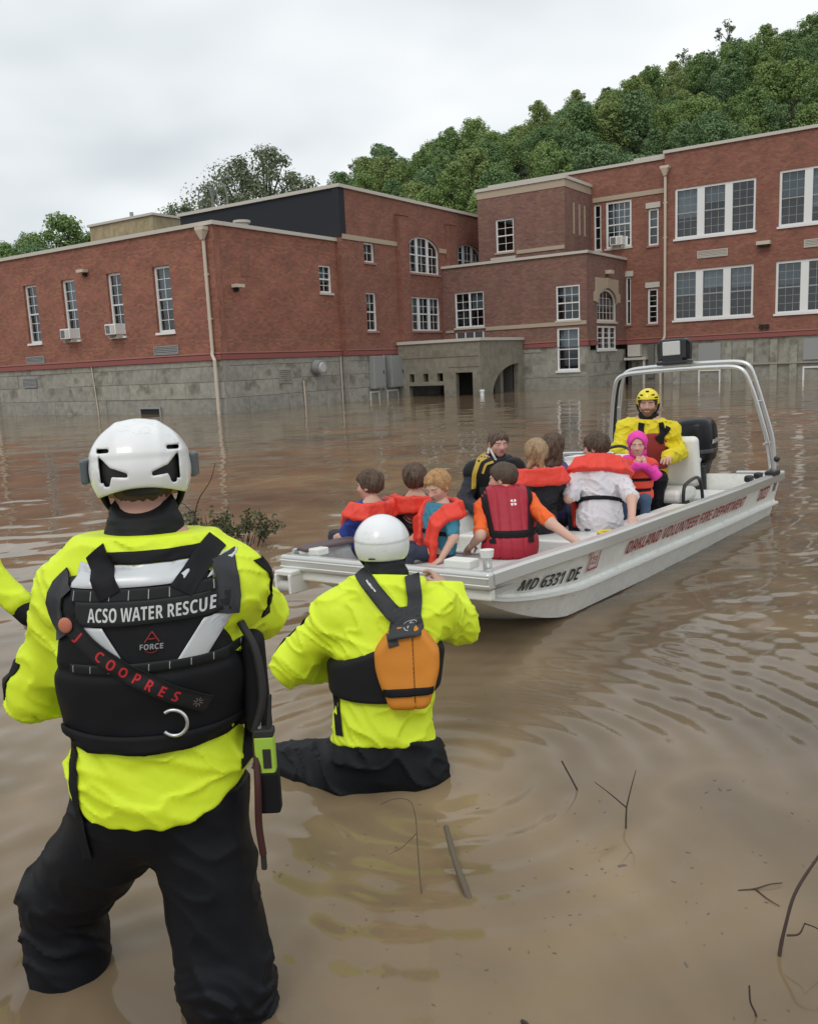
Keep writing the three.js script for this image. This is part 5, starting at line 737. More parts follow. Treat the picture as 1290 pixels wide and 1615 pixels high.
const ringF = (S, g, lo, hi, base = trunkF) => { const q = base(S, g), T = S.T; return (x, y, z) => { const hy = (x - T.o.x) * T.Y.x + (y - T.o.y) * T.Y.y + (z - T.o.z) * T.Y.z; return smax(q(x, y, z), Math.max(lo - hy, hy - hi), .006); }; };
const shell = (S, P, name, f, mat, cell = .01, m = .2) => own(P, name, nets(f, ...bbox([S.pelvis, S.neck, S.shL, S.shR], m * S.H), cell), mat);

// ===== rescuer standing with his back to us
{
  const base = V(-.72, -.45, -2.05), P = person('rescuer from behind in white helmet and black vest lettered in white', base);
  const S = skeleton({ H: 1.86, bulk: 1.06, limb: 1.0, pelvis: V(-.665, .53, -2.09), neck: V(-.655, 1.19, -2.14), face: PI, head: V(-.667, 1.335, -2.19), hyaw: .27, hh: .128, hpitch: -.08,
    shL: V(-.83, 1.06, -2.13), shR: V(-.468, 1.07, -2.13), elL: V(-.985, .80, -2.17), handL: V(-.82, .72, -2.42), elR: V(-.428, .95, -2.32), handR: V(-.54, .86, -2.54),
    hipL: V(-.775, .47, -2.09), hipR: V(-.57, .47, -2.07), knL: V(-.995, .20, -2.2), footL: V(-.985, -.38, -2.13), knR: V(-.515, .10, -2.0), footR: V(-.485, -.43, -1.96) });
  bodyMesh(S, P, [.52, .30, .23], { handL: { n: V(.3, -.2, .3), curl: .9 }, handR: { n: V(-.3, -.2, .3), curl: .9 }, hcell: .004, legs: false });
  hairMesh(S, P, M(.10, .07, .05, .8), { back: -.3, rough: .5 });
  // dry suit trousers, baggy, bunched at the knees
  pantsMesh(S, P, 'trousers', mBlackShiny, { g: .036, gt: .026, k: .016, radii: [.128, .112, .092], fold: .008, bunch: .013, fs: [2.8, 4.6, 2.8], waist: .05, cell: .0065, end: .9 });
  topMesh(S, P, 'jacket', mHiVis, { g: .040, ga: .021, fold: .010, fs: [3.6, 9, 3.6], hem: -.005, hemCurve: 10, hemWave: .003, neckUp: .026, cell: .006, seed: 2, taper: 1.7 });
  const jf = S.topF;
  gasket(S, P, .098);
  // buoyancy vest
  const tv = trunkF(S, .066, 1.04), yk = yokeF(S, .045), aL = armF(S, 'L', .02), aR = armF(S, 'R', .02), vf = (x, y, z) => { let d = smin(tv(x, y, z), yk(x, y, z), .05) + .016 * sstep(.92, .74, y); const top = 1.135 + .02 * Math.cos((x + .65) * 8), bot = .715 + .035 * Math.abs(x + .645) / .22 + .006 * noise(x * 18, 2, z * 18); d = smax(d, y - top, .02); d = smax(d, bot - y, .02); d = smax(d, -(aL(x, y, z) + .0), .02); d = smax(d, -aR(x, y, z), .02); const w = Math.abs(x + .645) - lerp(.235, .175, sstep(.8, 1.1, y)); d = smax(d, w, .02); if (Math.abs(d) < .05) { d += .004 * noise(x * 12, y * 12, z * 12) + .006 * gs((y - .925) / .012); } return d; };
  S.vf = vf; own(P, 'vest', nets(vf, [-.95, .68, -2.4], [-.34, 1.2, -1.85], .007), mNeoprene);
  const both = (x, y, z) => Math.min(vf(x, y, z), jf(x, y, z)), D = V(0, 0, -1), at = (q) => V(q[0], q[1], -1.75), quad = (name, Q, mat, nu = 14, nv = 5, off = .003, th = .004, f = both) => own(P, name, drape(f, Q.map(at), D, nu, nv, off, th), mat);
  quad('collar_band', [[-.695, 1.169], [-.500, 1.170], [-.486, 1.198], [-.703, 1.197]], mWeb); own(P, 'snap', new THREE.SphereGeometry(.008, 12, 8).translate(-.588, 1.186, -2.02), mReflect);
  const refl = { off: .004 }; quad('reflective_strip', [[-.676, 1.124], [-.528, 1.126], [-.504, 1.168], [-.692, 1.167]], mReflect); quad('reflective_strip', [[-.787, 1.124], [-.728, 1.124], [-.746, 1.171], [-.777, 1.173]], mReflect, 8, 5); quad('reflective_strip', [[-.478, 1.126], [-.423, 1.126], [-.423, 1.173], [-.453, 1.173]], mReflect, 8, 5);
  for (const q of [[[-.738, 1.20], [-.722, 1.178], [-.686, 1.108]], [[-.468, 1.198], [-.486, 1.175], [-.530, 1.108]]]) own(P, 'shoulder_strap', strap(both, q.map(at), .052, null, D, .006, .008), mWeb);
  for (const q of [[[-.80, 1.14], [-.838, 1.105], [-.84, 1.06], [-.812, 1.012]], [[-.452, 1.168], [-.436, 1.12], [-.432, 1.07], [-.438, 1.035]]]) own(P, 'harness_strap', strap(both, q.map(at), .048, null, D, .004, .008), M(.026, .028, .033, .7));
  const molle = canvasTex(1024, 80, (x, w, h) => { x.fillStyle = '#15181a'; x.fillRect(0, 0, w, h); x.fillStyle = '#1d2123'; x.fillRect(0, 0, w, 6); x.fillRect(0, h - 6, w, 6); x.fillStyle = '#9a9fa0'; for (let i = 0; i < 9; i++) x.fillRect(18 + i * 122, 8, 6, h - 20); });
  quad('webbing_row', [[-.787, 1.092], [-.410, 1.094], [-.412, 1.122], [-.783, 1.121]], M(1, 1, 1, .8, { map: molle }), 24, 4, .004, .006); quad('webbing_row', [[-.80, .926], [-.417, .932], [-.415, .956], [-.795, .950]], M(1, 1, 1, .8, { map: molle }), 24, 4, .002, .006);
  const txt = canvasTex(1024, 160, (x, w, h) => { x.fillStyle = '#131517'; x.fillRect(0, 0, w, h); x.strokeStyle = '#202426'; x.lineWidth = 6; x.strokeRect(5, 5, w - 10, h - 10); x.fillStyle = '#c9cbcb'; x.font = 'bold 128px sans-serif'; x.textAlign = 'center'; x.textBaseline = 'middle'; x.fillText('ACSO WATER RESCUE', w / 2, h / 2 + 6, w * .82); });
  quad('name_panel', [[-.772, 1.040], [-.430, 1.046], [-.428, 1.096], [-.770, 1.094]], M(1, 1, 1, .75, { map: txt }), 26, 6, .006, .006);
  quad('reflective_strip', [[-.69, .975], [-.669, .967], [-.708, 1.036], [-.761, 1.038]], mReflect, 8, 8); quad('reflective_strip', [[-.555, .938], [-.487, .947], [-.424, 1.040], [-.486, 1.038]], mReflect, 8, 10);
  const logo = canvasTex(256, 160, (x, w, h) => { x.clearRect(0, 0, w, h); x.strokeStyle = '#7d2428'; x.lineWidth = 9; x.beginPath(); x.moveTo(128, 14); x.lineTo(84, 84); x.moveTo(128, 14); x.lineTo(178, 84); x.moveTo(106, 62); x.lineTo(150, 62); x.stroke(); x.beginPath(); x.arc(128, 110, 46, .2, 2.9); x.lineWidth = 5; x.stroke(); x.fillStyle = '#8f9395'; x.font = 'bold 50px sans-serif'; x.textAlign = 'center'; x.textBaseline = 'middle'; x.fillText('FORCE', 128, 116, 230); });
  quad('emblem', [[-.644, .975], [-.557, .973], [-.552, 1.028], [-.639, 1.029]], M(1, 1, 1, .75, { map: logo, transparent: true }), 10, 6, .004, .001);
  // tow tether with red letters, ring and patches
  const dt = canvasTex(1024, 96, (x, w, h) => { x.fillStyle = '#101214'; x.fillRect(0, 0, w, h); x.fillStyle = '#c3232b'; x.font = 'bold 80px sans-serif'; x.textAlign = 'center'; x.textBaseline = 'middle'; [...'J COOPRES'].forEach((c, i) => x.fillText(c, 140 + i * 86, h / 2 + 3)); x.strokeStyle = '#a08f86'; x.lineWidth = 3; for (let i = 0; i < 8; i++) { const a = i / 8 * 6.283; x.beginPath(); x.moveTo(960 + 8 * Math.cos(a), 48 + 8 * Math.sin(a)); x.lineTo(960 + 28 * Math.cos(a), 48 + 28 * Math.sin(a)); x.stroke(); } });
  const m = M(1, 1, 1, .75, { map: dt }); own(P, 'tether', strap(vf, [[-.800, 1.056], [-.735, .992], [-.665, .940], [-.58, .886], [-.491, .828]].map(at), .042, null, D, .010, .006), m);
  own(P, 'tether_patch', new THREE.SphereGeometry(.016, 16, 10).scale(1, 1.15, .4).translate(-.792, 1.046, -1.925), M(.50, .17, .10, .6));
  const ring = new THREE.TorusGeometry(.031, .0042, 10, 40, 4.6); ring.rotateZ(-2.4); ring.translate(-.563, .806, -1.912); own(P, 'steel_ring', ring, mChrome);
  quad('waist_belt', [[-.865, .733], [-.415, .727], [-.418, .77], [-.862, .778]], mWeb, 26, 4, .006, .01);
  for (const q of [[[-.846, .745], [-.832, .659], [-.83, .545], [-.822, .44]], [[-.437, .744], [-.426, .631]]]) own(P, 'side_strap', strap((x, y, z) => Math.min(both(x, y, z), S.pantF(x, y, z)), q.map(at), .026, null, D, .004, .005), mWeb);
  // black patches on the left sleeve, right sleeve piping
  own(P, 'sleeve_patch', drape(jf, [V(-1.2, .80, -2.12), V(-1.2, .80, -2.22), V(-1.2, .90, -2.20), V(-1.2, .90, -2.10)], V(1, 0, 0), 6, 8, .002, .004), mWeb); own(P, 'sleeve_patch', strap(jf, [V(-.1, 1.14, -2.12), V(-.1, 1.06, -2.16), V(-.1, .97, -2.2)], .045, V(0, 0, 1), V(-1, 0, 0), .002, .004), mWeb);
  // helmet
  const u = S.hh, wedge = (sx) => (x, y, z) => { const X = x * sx; return Math.max(Math.abs(y - .028 - (X - .055) * .25) - .006 * sstep(.015, .07, X) - .004 - Math.max(0, (X - .066)) * .9, .028 - X, X - .092, z + .02); }, slot = (sx) => (x, y, z) => { const X = x * sx; return Math.max(Math.abs(y - .082) - .005, .066 - X, X - .095, z); }, leg = (sx) => (x, y, z) => { const X = x * sx; return Math.max(.068 - X - (y - .01) * .3, X - .084, Math.abs(y - .014) - .017, z + .02); };
  helmetMesh(S, P, M(.80, .81, .81, .28, { clearcoat: .5 }), { st: .043, top: .036, cell: .0035, cut: (x, z) => z < 0 ? -.010 - 2.2 * x * x : -.036 + .15 * z, vents: [wedge(1), wedge(-1), slot(1), slot(-1), leg(1), leg(-1)], ridge: (x, y, z) => .004 * sstep(.055, .075, y) + .003 * gs((Math.abs(x) - .05) / .012) * (z < 0 ? 1 : 1) });
  for (const s of [-1, 1]) { own(P, 'helmet_clip', (() => { const g = new RoundedBoxGeometry(.018, .062, .05, 3, .008); const c = S.HF.at(s * .130, .035, .005); return g.translate(c.x, c.y, c.z); })(), M(.10, .12, .13, .45)); own(P, 'rivet', new THREE.SphereGeometry(.005, 10, 8).translate(...S.HF.at(s * .086, -.004, -.088).toArray()), mDark); }
  own(P, 'nape_pad', new RoundedBoxGeometry(.09, .035, .02, 3, .01).translate(...S.HF.at(0, -.012, -.112).toArray()), mRubber);
  // radio, pouch and lanyards on the right hip
  const r = part('radio', P), rp = (g) => g.translate(-.378 - base.x, .62 - base.y, -2.02 - base.z);
  mesh('holster', rp(new RoundedBoxGeometry(.052, .11, .04, 3, .008).translate(.004, -.045, 0)), mWeb, r); mesh('case', rp(new RoundedBoxGeometry(.048, .1, .034, 3, .006).translate(0, .05, 0)), M(.35, .55, .06, .5), r); mesh('keypad', rp(new RoundedBoxGeometry(.02, .05, .004, 2, .002).translate(.006, .045, .018)), mRubber, r); mesh('top', rp(new RoundedBoxGeometry(.05, .02, .036, 2, .005).translate(0, .108, 0)), mRubber, r); mesh('antenna', rp(cyl(V(.012, .11, 0), V(.02, .2, -.005), .006, .005, 8)), mRubber, r); mesh('knob', rp(new THREE.CylinderGeometry(.007, .007, .02, 10).translate(-.012, .125, 0)), mGrey, r);
  own(P, 'pouch', nets(uni([inF(frame(V(-.395, .83, -2.1), V(0, 0, -1)), rbox(.008, 0, 0, .022, .12, .05, .02)), capS(V(-.405, .94, -2.1), V(-.395, .72, -2.08), .022, .026)], .03), [-.5, .6, -2.25], [-.3, 1.05, -1.95], .006), mWeb);
  own(P, 'lanyard', tube([V(-.40, .72, -2.03), V(-.397, .6, -1.99), V(-.402, .5, -1.99), V(-.397, .42, -1.99)], .009, 30, 6), M(.05, .012, .012, .6)); own(P, 'lanyard_clip', new RoundedBoxGeometry(.014, .05, .012, 2, .004).translate(-.397, .405, -1.99), mRubber); own(P, 'hose', tube([V(-.42, 1.0, -2.05), V(-.385, .93, -2.03), V(-.375, .82, -2.02), V(-.40, .73, -2.02)], .01, 30, 6), mRubber);
}

// ===== rescuer in the water holding the boat's bow
{
  const base = V(-.15, -.6, -3.2), P = person('rescuer waist deep at the bow with orange pack on a dark vest', base);
  const S = skeleton({ H: 1.78, bulk: 1.0, limb: 1.04, pelvis: V(-.145, .05, -3.24), neck: V(-.105, .735, -3.45), face: PI, twist: -.1, head: V(-.115, .845, -3.52), hyaw: -.15, hpitch: -.1, hh: .128,
    shL: V(-.30, .605, -3.40), shR: V(.075, .60, -3.44), elL: V(-.50, .415, -3.40), handL: V(-.33, .33, -3.64), elR: V(.195, .48, -3.62), handR: V(.14, .585, -3.85), hipL: V(-.25, .0, -3.24), hipR: V(-.04, .0, -3.24), knL: V(-.58, -.06, -3.4), footL: V(-.62, -.5, -3.3), knR: V(.0, -.35, -3.45), footR: V(.0, -.62, -3.2) });
  bodyMesh(S, P, [.50, .30, .24], { handL: { n: V(.3, -.2, .3), curl: .9 }, handR: { n: V(-.3, -.6, .3), curl: .7 }, legs: false });
  pantsMesh(S, P, 'trousers', mBlackShiny, { g: .055, gt: .030, fold: .014, fs: [3.6, 6, 3.6], waist: .10, cell: .008, end: .8 });
  topMesh(S, P, 'jacket', mHiVis, { g: .042, ga: .028, fold: .012, fs: [3.8, 8, 3.8], hem: .075, hemWave: .002, neckUp: .018, cell: .007, seed: 7, taper: 1.8 }); const jf = S.topF;
  gasket(S, P, .105);
  const tv = trunkF(S, .062, 1.03), aL = armF(S, 'L', .03), aR = armF(S, 'R', .03), vf = (x, y, z) => { let d = tv(x, y, z); const top = .525 + Math.min(0, x + .149) * .38 - .12 * sstep(.05, .2, x); d = smax(d, y - top, .02); d = smax(d, .325 + .02 * Math.abs(x + .1) - y, .015); d = smax(d, -aL(x, y, z), .02); return smax(d, -aR(x, y, z), .02); };
  own(P, 'vest', nets(vf, [-.5, .26, -3.62], [.3, .62, -3.0], .008), mNeoprene);
  const both = (x, y, z) => Math.min(vf(x, y, z), jf(x, y, z)), D = V(0, 0, -1), at = (q) => V(q[0], q[1], -2.85);
  // orange pack with seam and strap
  let zb = 0; { let t = 0; for (let k = 0; k < 80; k++) { const d = both(-.035, .46, -2.8 - t); if (d < .001) break; t += Math.max(.001, d * .7); } zb = -2.8 - t; }
  const pk = (x, y, z) => { const X = x + .032, Y = y - .462, w = lerp(.082, .122, sstep(-.14, .01, Y)) * (1 - .55 * sstep(.05, .16, Y)), slope = zb - (Y) * .30; const a = Math.abs(X) - w, b = Math.abs(Y) - .148, c = Math.abs(z - slope) - .05; return Math.sqrt(Math.max(a + .03, 0) ** 2 + Math.max(b + .03, 0) ** 2 + Math.max(c + .03, 0) ** 2) + Math.min(0, Math.max(a, b, c) + .03) - .03 + .004 * noise(x * 14, y * 14, z * 8) + .004 * gs((X - .022) / .004); };
  own(P, 'pack', nets(pk, [-.22, .26, zb - .2], [.16, .68, zb + .16], .005), cloth(.62, .22, .018, .7));
  const bp = (x, y, z) => Math.min(both(x, y, z), pk(x, y, z));
  own(P, 'pack_strap', drape(bp, [[-.135, .370], [.062, .376], [.064, .402], [-.137, .398]].map(at), D, 14, 4, .002, .006), mWeb); own(P, 'pack_seam', drape(pk, [[-.011, .33], [-.007, .33], [-.007, .60], [-.011, .60]].map(at), D, 1, 16, -.002, .003), M(.10, .04, .01, .8)); own(P, 'pack_badge', drape(pk, [[-.098, .545], [-.06, .555], [-.07, .60], [-.108, .588]].map(at), D, 6, 6, .001, .003), M(.05, .045, .045, .7));
  own(P, 'harness_panel', drape(bp, [[-.102, .575], [.038, .59], [.022, .672], [-.080, .672]].map(at), D, 10, 8, .004, .012), M(.03, .032, .036, .7));
  for (const q of [[[-.205, .80], [-.165, .755], [-.112, .692], [-.058, .635]], [[.0, .775], [.004, .74], [.008, .69], [-.0, .64]]]) own(P, 'harness_strap', strap(bp, q.map(at), .058, null, D, .006, .01), M(.028, .030, .034, .7));
  for (const q of [[[-.178, .772], [-.155, .745]], [[-.166, .762], [-.143, .735]]]) own(P, 'strap_mark', strap(bp, q.map(at), .006, null, D, .018, .002), mReflect);
  own(P, 'emblem', drape(bp, [[-.045, .60], [.015, .607], [.015, .632], [-.045, .625]].map(at), D, 6, 4, .018, .001), M(1, 1, 1, .7, { transparent: true, map: canvasTex(128, 64, (x, w, h) => { x.clearRect(0, 0, w, h); x.strokeStyle = '#b9bcbf'; x.lineWidth = 4; x.beginPath(); x.ellipse(64, 32, 54, 25, 0, 0, 6.3); x.stroke(); x.lineWidth = 6; x.beginPath(); x.moveTo(40, 44); x.lineTo(74, 18); x.lineTo(70, 34); x.lineTo(92, 30); x.stroke(); }) }));
  own(P, 'hip_strap', strap(jf, [[-.325, .355], [-.317, .28], [-.306, .20]].map(at), .03, null, D, .003, .006), mWeb);
  // black elbow guards along the sleeves
  own(P, 'sleeve_patch', strap(jf, [V(-.9, .60, -3.42), V(-.9, .53, -3.43), V(-.9, .46, -3.44)], .05, V(0, 0, 1), V(1, 0, 0), .002, .005), mWeb);
  own(P, 'cuff', nets((() => { const e = S.elL, h = S.handL, f = capS(e.clone().lerp(h, .25), h, .072, .045); return (x, y, z) => f(x, y, z) + .004 * noise(x * 20, y * 20, z * 20); })(), ...bbox([S.elL, S.handL], .09), .008), mWeb);
  own(P, 'cuff', nets(capS(S.elR.clone().lerp(S.handR, .62), S.elR.clone().lerp(S.handR, .95), .056, .043), ...bbox([S.elR, S.handR], .08), .008), mWeb);
  helmetMesh(S, P, M(.80, .82, .84, .3, { clearcoat: .5 }), { st: .036, top: .034, cell: .004, cut: (x, z) => -.034 + .02 * sstep(0, .1, z), ridge: (x, y, z) => .0035 * sstep(.052, .060, y - z * .12) });
  own(P, 'helmet_label', new RoundedBoxGeometry(.03, .006, .004, 1, .001).translate(...S.HF.at(.02, -.02, -.128).toArray()), mRubber); own(P, 'helmet_vent', new THREE.SphereGeometry(.012, 10, 8).scale(1, .4, 1).translate(...S.HF.at(-.005, .135, -.03).toArray()), mRubber);
}

// ===== third rescuer, only a sleeve reaches into view
{
  const base = V(-1.935, -.5, -3.05), P = person('rescuer at the left water edge showing only a yellow sleeve with black cuff', base);
  P.userData.label = 'rescuer beside the foreground one, only a yellow sleeve with black cuff showing';
  const S = skeleton({ H: 1.8, limb: .95, pelvis: V(-1.945, .45, -3.05), neck: V(-1.925, 1.10, -3.08), face: PI - .3, shL: V(-2.135, 1.02, -3.05), shR: V(-1.715, 1.03, -3.12), elR: V(-1.560, .955, -3.32), handR: V(-1.445, .775, -3.18), elL: V(-2.235, .75, -3.1), handL: V(-2.085, .6, -3.3), knL: V(-2.035, .05, -3.1), footL: V(-2.035, -.45, -3.05), knR: V(-1.835, .05, -3.1), footR: V(-1.805, -.45, -3.05) });
  S.elR.set(-1.515, .965, -3.02); S.handR.set(-1.395, .83, -3.0);
  bodyMesh(S, P, [.5, .31, .25], { legs: false, handR: { n: V(-.5, -.5, .3), curl: .8 }, handL: { n: V(.3, -.2, .3), curl: .8 } }); topMesh(S, P, 'jacket', mHiVis, { g: .025, ga: .012, fold: .010, fs: [6, 9, 6], seed: 4, taper: 1.3, hem: .02 }); pantsMesh(S, P, 'trousers', mBlackShiny, { g: .04, fold: .014, end: .85 });
  own(P, 'cuff', nets(capS(S.elR.clone().lerp(S.handR, .62), S.elR.clone().lerp(S.handR, 1.35), .046, .040), ...bbox([S.elR, S.elR.clone().lerp(S.handR, 1.35)], .08), .008), mWeb);
  own(P, 'sleeve_patch', strap(S.topF, [V(-1.585, 1.0, -2.7), V(-1.555, .94, -2.7), V(-1.525, .87, -2.7)], .05, null, V(0, 0, -1), .002, .005), mWeb); own(P, 'reflective_band', strap(S.topF, [V(-1.545, .885, -2.7), V(-1.475, .885, -2.7)], .022, null, V(0, 0, -1), .003, .003), mReflect);
  helmetMesh(S, P, M(.80, .82, .84, .3), { st: .03, top: .03, cell: .006, cut: () => -.03 }); hairMesh(S, P, M(.1, .07, .05, .8), { cell: .009 });
}

// ===== passengers
const orangeVest = cloth(.78, .050, .028, .55), orangeB = cloth(.74, .062, .03, .6);
function collarVest(S, P, o = {}) {
  const H = S.H, F = S.sh, dy = o.dy ?? 0, a = (x, y, z) => F.at(x * H, (y + dy) * H, z * H), q = [], w = .049 * H, t = .021 * H, back = F.Z.clone().multiplyScalar(-1).addScaledVector(F.Y, .25), fwd = F.Z, out = (s) => F.X.clone().multiplyScalar(s).addScaledVector(F.Y, .8);
  const path = (s) => [a(0, .004, -.088), a(s * .085, .0, -.078), a(s * .138, -.004, -.03), a(s * .138, -.016, .035), a(s * .10, -.08, .088), a(s * .078, -.19, .096), a(s * .075, -.30, .09)], nr = (s) => [back, back.clone().lerp(out(s), .35), out(s), out(s).lerp(fwd, .6), fwd, fwd];
  for (const s of [-1, 1]) { const p = path(s), n = nr(s); for (let i = 0; i < 6; i++) q.push(slabS(p[i], p[i + 1], n[i], w, t, .016)); }
  const f0 = uni(q, .018), f = (x, y, z) => { const d = f0(x, y, z); return Math.abs(d) < .04 ? d + .006 * noise(x * 16, y * 16, z * 16) + .0035 * noise(x * 45, y * 45, z * 45) : d; }; own(P, 'life_vest', nets(f, ...bbox([...path(1), ...path(-1)], w * 1.4), .008), o.mat ?? orangeVest);
  const b = ringF(S, o.belt ?? .026, .10 * H, .10 * H + .03); shell(S, P, 'vest_belt', b, mWeb, .009);
}
function seated(label, o) {
  const H = o.H, hh = o.hh ?? .165, head = v3(o.head), neck = o.neck ? v3(o.neck) : head.clone().add(V(-Math.sin(o.face) * .02 * H, -(.055 * H + hh * H * .36), -Math.cos(o.face) * .02 * H)), pelvis = o.pelvis ? v3(o.pelvis) : neck.clone().add(V(-Math.sin(o.face) * (o.lean ?? .08), -(o.tl ?? .29) * H, -Math.cos(o.face) * (o.lean ?? .08)));
  const base = V(pelvis.x, pelvis.y - .09 * H, pelvis.z), P = person(label, base), fw = V(Math.sin(o.face), 0, Math.cos(o.face)), lf = V(Math.cos(o.face), 0, -Math.sin(o.face));
  const foot = (s) => pelvis.clone().addScaledVector(fw, (o.reach ?? .26) * H).addScaledVector(lf, s * .07 * H).add(V(0, (o.fy ?? -.2) * H * 1, 0)), hand = (s) => pelvis.clone().addScaledVector(fw, .2 * H).addScaledVector(lf, s * .09 * H).add(V(0, .04 * H, 0));
  const S = skeleton({ H, hh, sw: o.sw ?? .105, bulk: o.bulk ?? 1, pelvis, neck, face: o.face, twist: o.twist, head, hyaw: o.hyaw, hpitch: o.hpitch, hroll: o.hroll, handL: o.handL ? v3(o.handL) : hand(1), handR: o.handR ? v3(o.handR) : hand(-1), elL: o.elL && v3(o.elL), elR: o.elR && v3(o.elR), footL: foot(1), footR: foot(-1), poleL: o.poleL && v3(o.poleL), poleR: o.poleR && v3(o.poleR) });
  bodyMesh(S, P, o.skin ?? [.60, .37, .29], { cell: .014, hcell: .0048, face: o.face2, handL: o.palmL ?? { n: V(0, -1, 0), curl: .5 }, handR: o.palmR ?? { n: V(0, -1, 0), curl: .5 } });
  topMesh(S, P, o.top ?? 'shirt', o.shirt, { g: .014, ga: .010, fold: .009, fs: [8, 10, 8], sleeve: o.sleeve ?? [.36, .36], cell: .008, hem: -.06 * H, seed: o.seed ?? 1, ...(o.topo ?? {}) });
  pantsMesh(S, P, o.bottom ?? 'trousers', o.trousers ?? cloth(.03, .035, .06, .8), { g: .004, cell: .011, waist: o.waist ?? 0 });
  if (o.hair) hairMesh(S, P, o.hair, { cell: .005, ...(o.hairo ?? {}) });
  return [S, P];
}
const brownHair = M(.090, .055, .036, .62), darkHair = M(.060, .036, .026, .6), fairHair = M(.42, .24, .105, .6), sandyHair = M(.34, .23, .13, .62), greyBrown = M(.075, .050, .032, .65);
{ // on the bow: brown-haired child in blue
  const [S, P] = seated('brown haired child in blue shirt and orange vest at the bow end', { H: 1.16, hh: .172, head: [-.254, .805, -5.76], face: -2.5, hyaw: .5, hpitch: -.1, lean: -.06, tl: .24, shirt: cloth(.022, .045, .27), hair: brownHair, hairo: { vol: .02 }, seed: 3 }); collarVest(S, P);
}
{ const [S, P] = seated('brown haired child in dark shirt printed with a red ball and orange vest', { H: 1.2, hh: .172, head: [.053, .815, -5.90], face: 3.0, lean: -.05, tl: .25, shirt: cloth(.028, .018, .020), hair: brownHair, hairo: { vol: .03, back: -.42 }, seed: 5 }); collarVest(S, P);
  const q = canvasTex(256, 256, (x, w, h) => { x.clearRect(0, 0, w, h); x.fillStyle = '#7a2428'; x.beginPath(); x.arc(128, 100, 84, 0, 6.3); x.fill(); x.strokeStyle = '#b9a49c'; x.lineWidth = 5; for (const r of [60, 84]) { x.beginPath(); x.arc(128, 100, r, .4, 2.7); x.stroke(); } x.fillStyle = '#9aa0a6'; x.font = 'bold 30px sans-serif'; x.textAlign = 'center'; x.fillText('BALL', 128, 236); });
  own(P, 'shirt_print', drape(S.topF, [V(-.09, .47, -5.4), V(.12, .47, -5.4), V(.12, .70, -5.4), V(-.09, .70, -5.4)], V(.02, 0, -1), 12, 12, .002, .001), M(1, 1, 1, .8, { map: q, transparent: true })); }
{ const [S, P] = seated('blond boy in teal shirt and orange vest looking down over the bow', { H: 1.14, hh: .178, head: [.191, .805, -5.58], face: -1.15, hyaw: .45, hpitch: -.36, hroll: -.05, face2: { closed: 1, brow: [.30, .18, .09] }, lean: -.03, tl: .25, shirt: cloth(.045, .22, .32), hair: fairHair, hairo: { vol: .015 }, handL: [.185, .375, -5.36], elL: [.275, .50, -5.42], palmL: { n: V(0, -1, .1), d: V(-.7, -.35, .45), curl: .25 }, trousers: cloth(.03, .04, .07), seed: 8 }); collarVest(S, P); }
{ // boy in crimson vest, back to us, hand on the gunwale
  const [S, P] = seated('boy in orange shirt and crimson vest gripping the side of the boat', { H: 1.36, hh: .155, head: [.625, .815, -5.72], neck: [.632, .715, -5.66], pelvis: [.635, .40, -5.46], face: PI - .12, hyaw: 1.25, hpitch: -.12, shirt: cloth(.82, .13, .02), hair: greyBrown, hairo: { vol: .01, rough: .6, back: -.2 }, handR: [1.015, .475, -5.20], elR: [.885, .565, -5.42], handL: [.40, .42, -5.55], elL: [.45, .50, -5.46], palmR: { n: V(.1, -1, 0), d: V(.75, -.35, .5), curl: .55 }, trousers: cloth(.04, .045, .06), seed: 9, sleeve: [.42, .42] });
  const red = cloth(.34, .008, .026, .6), tf = trunkF(S, .042, 1.04), yk = yokeF(S, .03), aL = armF(S, 'L', .014), aR = armF(S, 'R', .014), cx = .635;
  const vf = (x, y, z) => { let d = smin(tf(x, y, z), yk(x, y, z), .04); d = smax(d, y - .785 + 0 * z, .02); d = smax(d, .355 - y, .02); d = smax(d, Math.abs(x - cx) - lerp(.225, .165, sstep(.45, .72, y)), .02); d = smax(d, -aL(x, y, z), .012); d = smax(d, -aR(x, y, z), .012); if (Math.abs(d) < .05) d += .007 * (gs((x - cx) / .006) + gs((Math.abs(x - cx) - .075) / .006)) + .010 * gs((y - .5) / .012) + .003 * noise(x * 20, y * 20, z * 20); return d; };
  own(P, 'life_vest', nets(vf, [.3, .3, -5.95], [.95, .9, -5.1], .007), red); const D = V(0, 0, -1), at = (q) => V(q[0], q[1], -5.1);
  for (const s of [-1, 1]) own(P, 'vest_strap', strap(vf, [[cx + s * .150, .775], [cx + s * .143, .66], [cx + s * .125, .52], [cx + s * .12, .46]].map(at), .038, null, D, .003, .006), mWeb);
  own(P, 'vest_belt', drape(vf, [[cx - .19, .495], [cx + .19, .495], [cx + .19, .535], [cx - .19, .535]].map(at), D, 18, 4, .002, .007), mWeb);
  own(P, 'vest_emblem', drape(vf, [[.642, .672], [.688, .676], [.686, .722], [.640, .718]].map(at), D, 6, 6, .002, .001), M(1, 1, 1, .7, { transparent: true, map: canvasTex(128, 128, (x, w, h) => { x.clearRect(0, 0, w, h); x.translate(64, 64); x.rotate(.1); x.fillStyle = '#e8dedd'; for (let i = 0; i < 4; i++) { x.rotate(Math.PI / 2); x.beginPath(); x.moveTo(6, 6); x.lineTo(50, 14); x.lineTo(50, 40); x.lineTo(14, 50); x.fill(); } }) }));
}
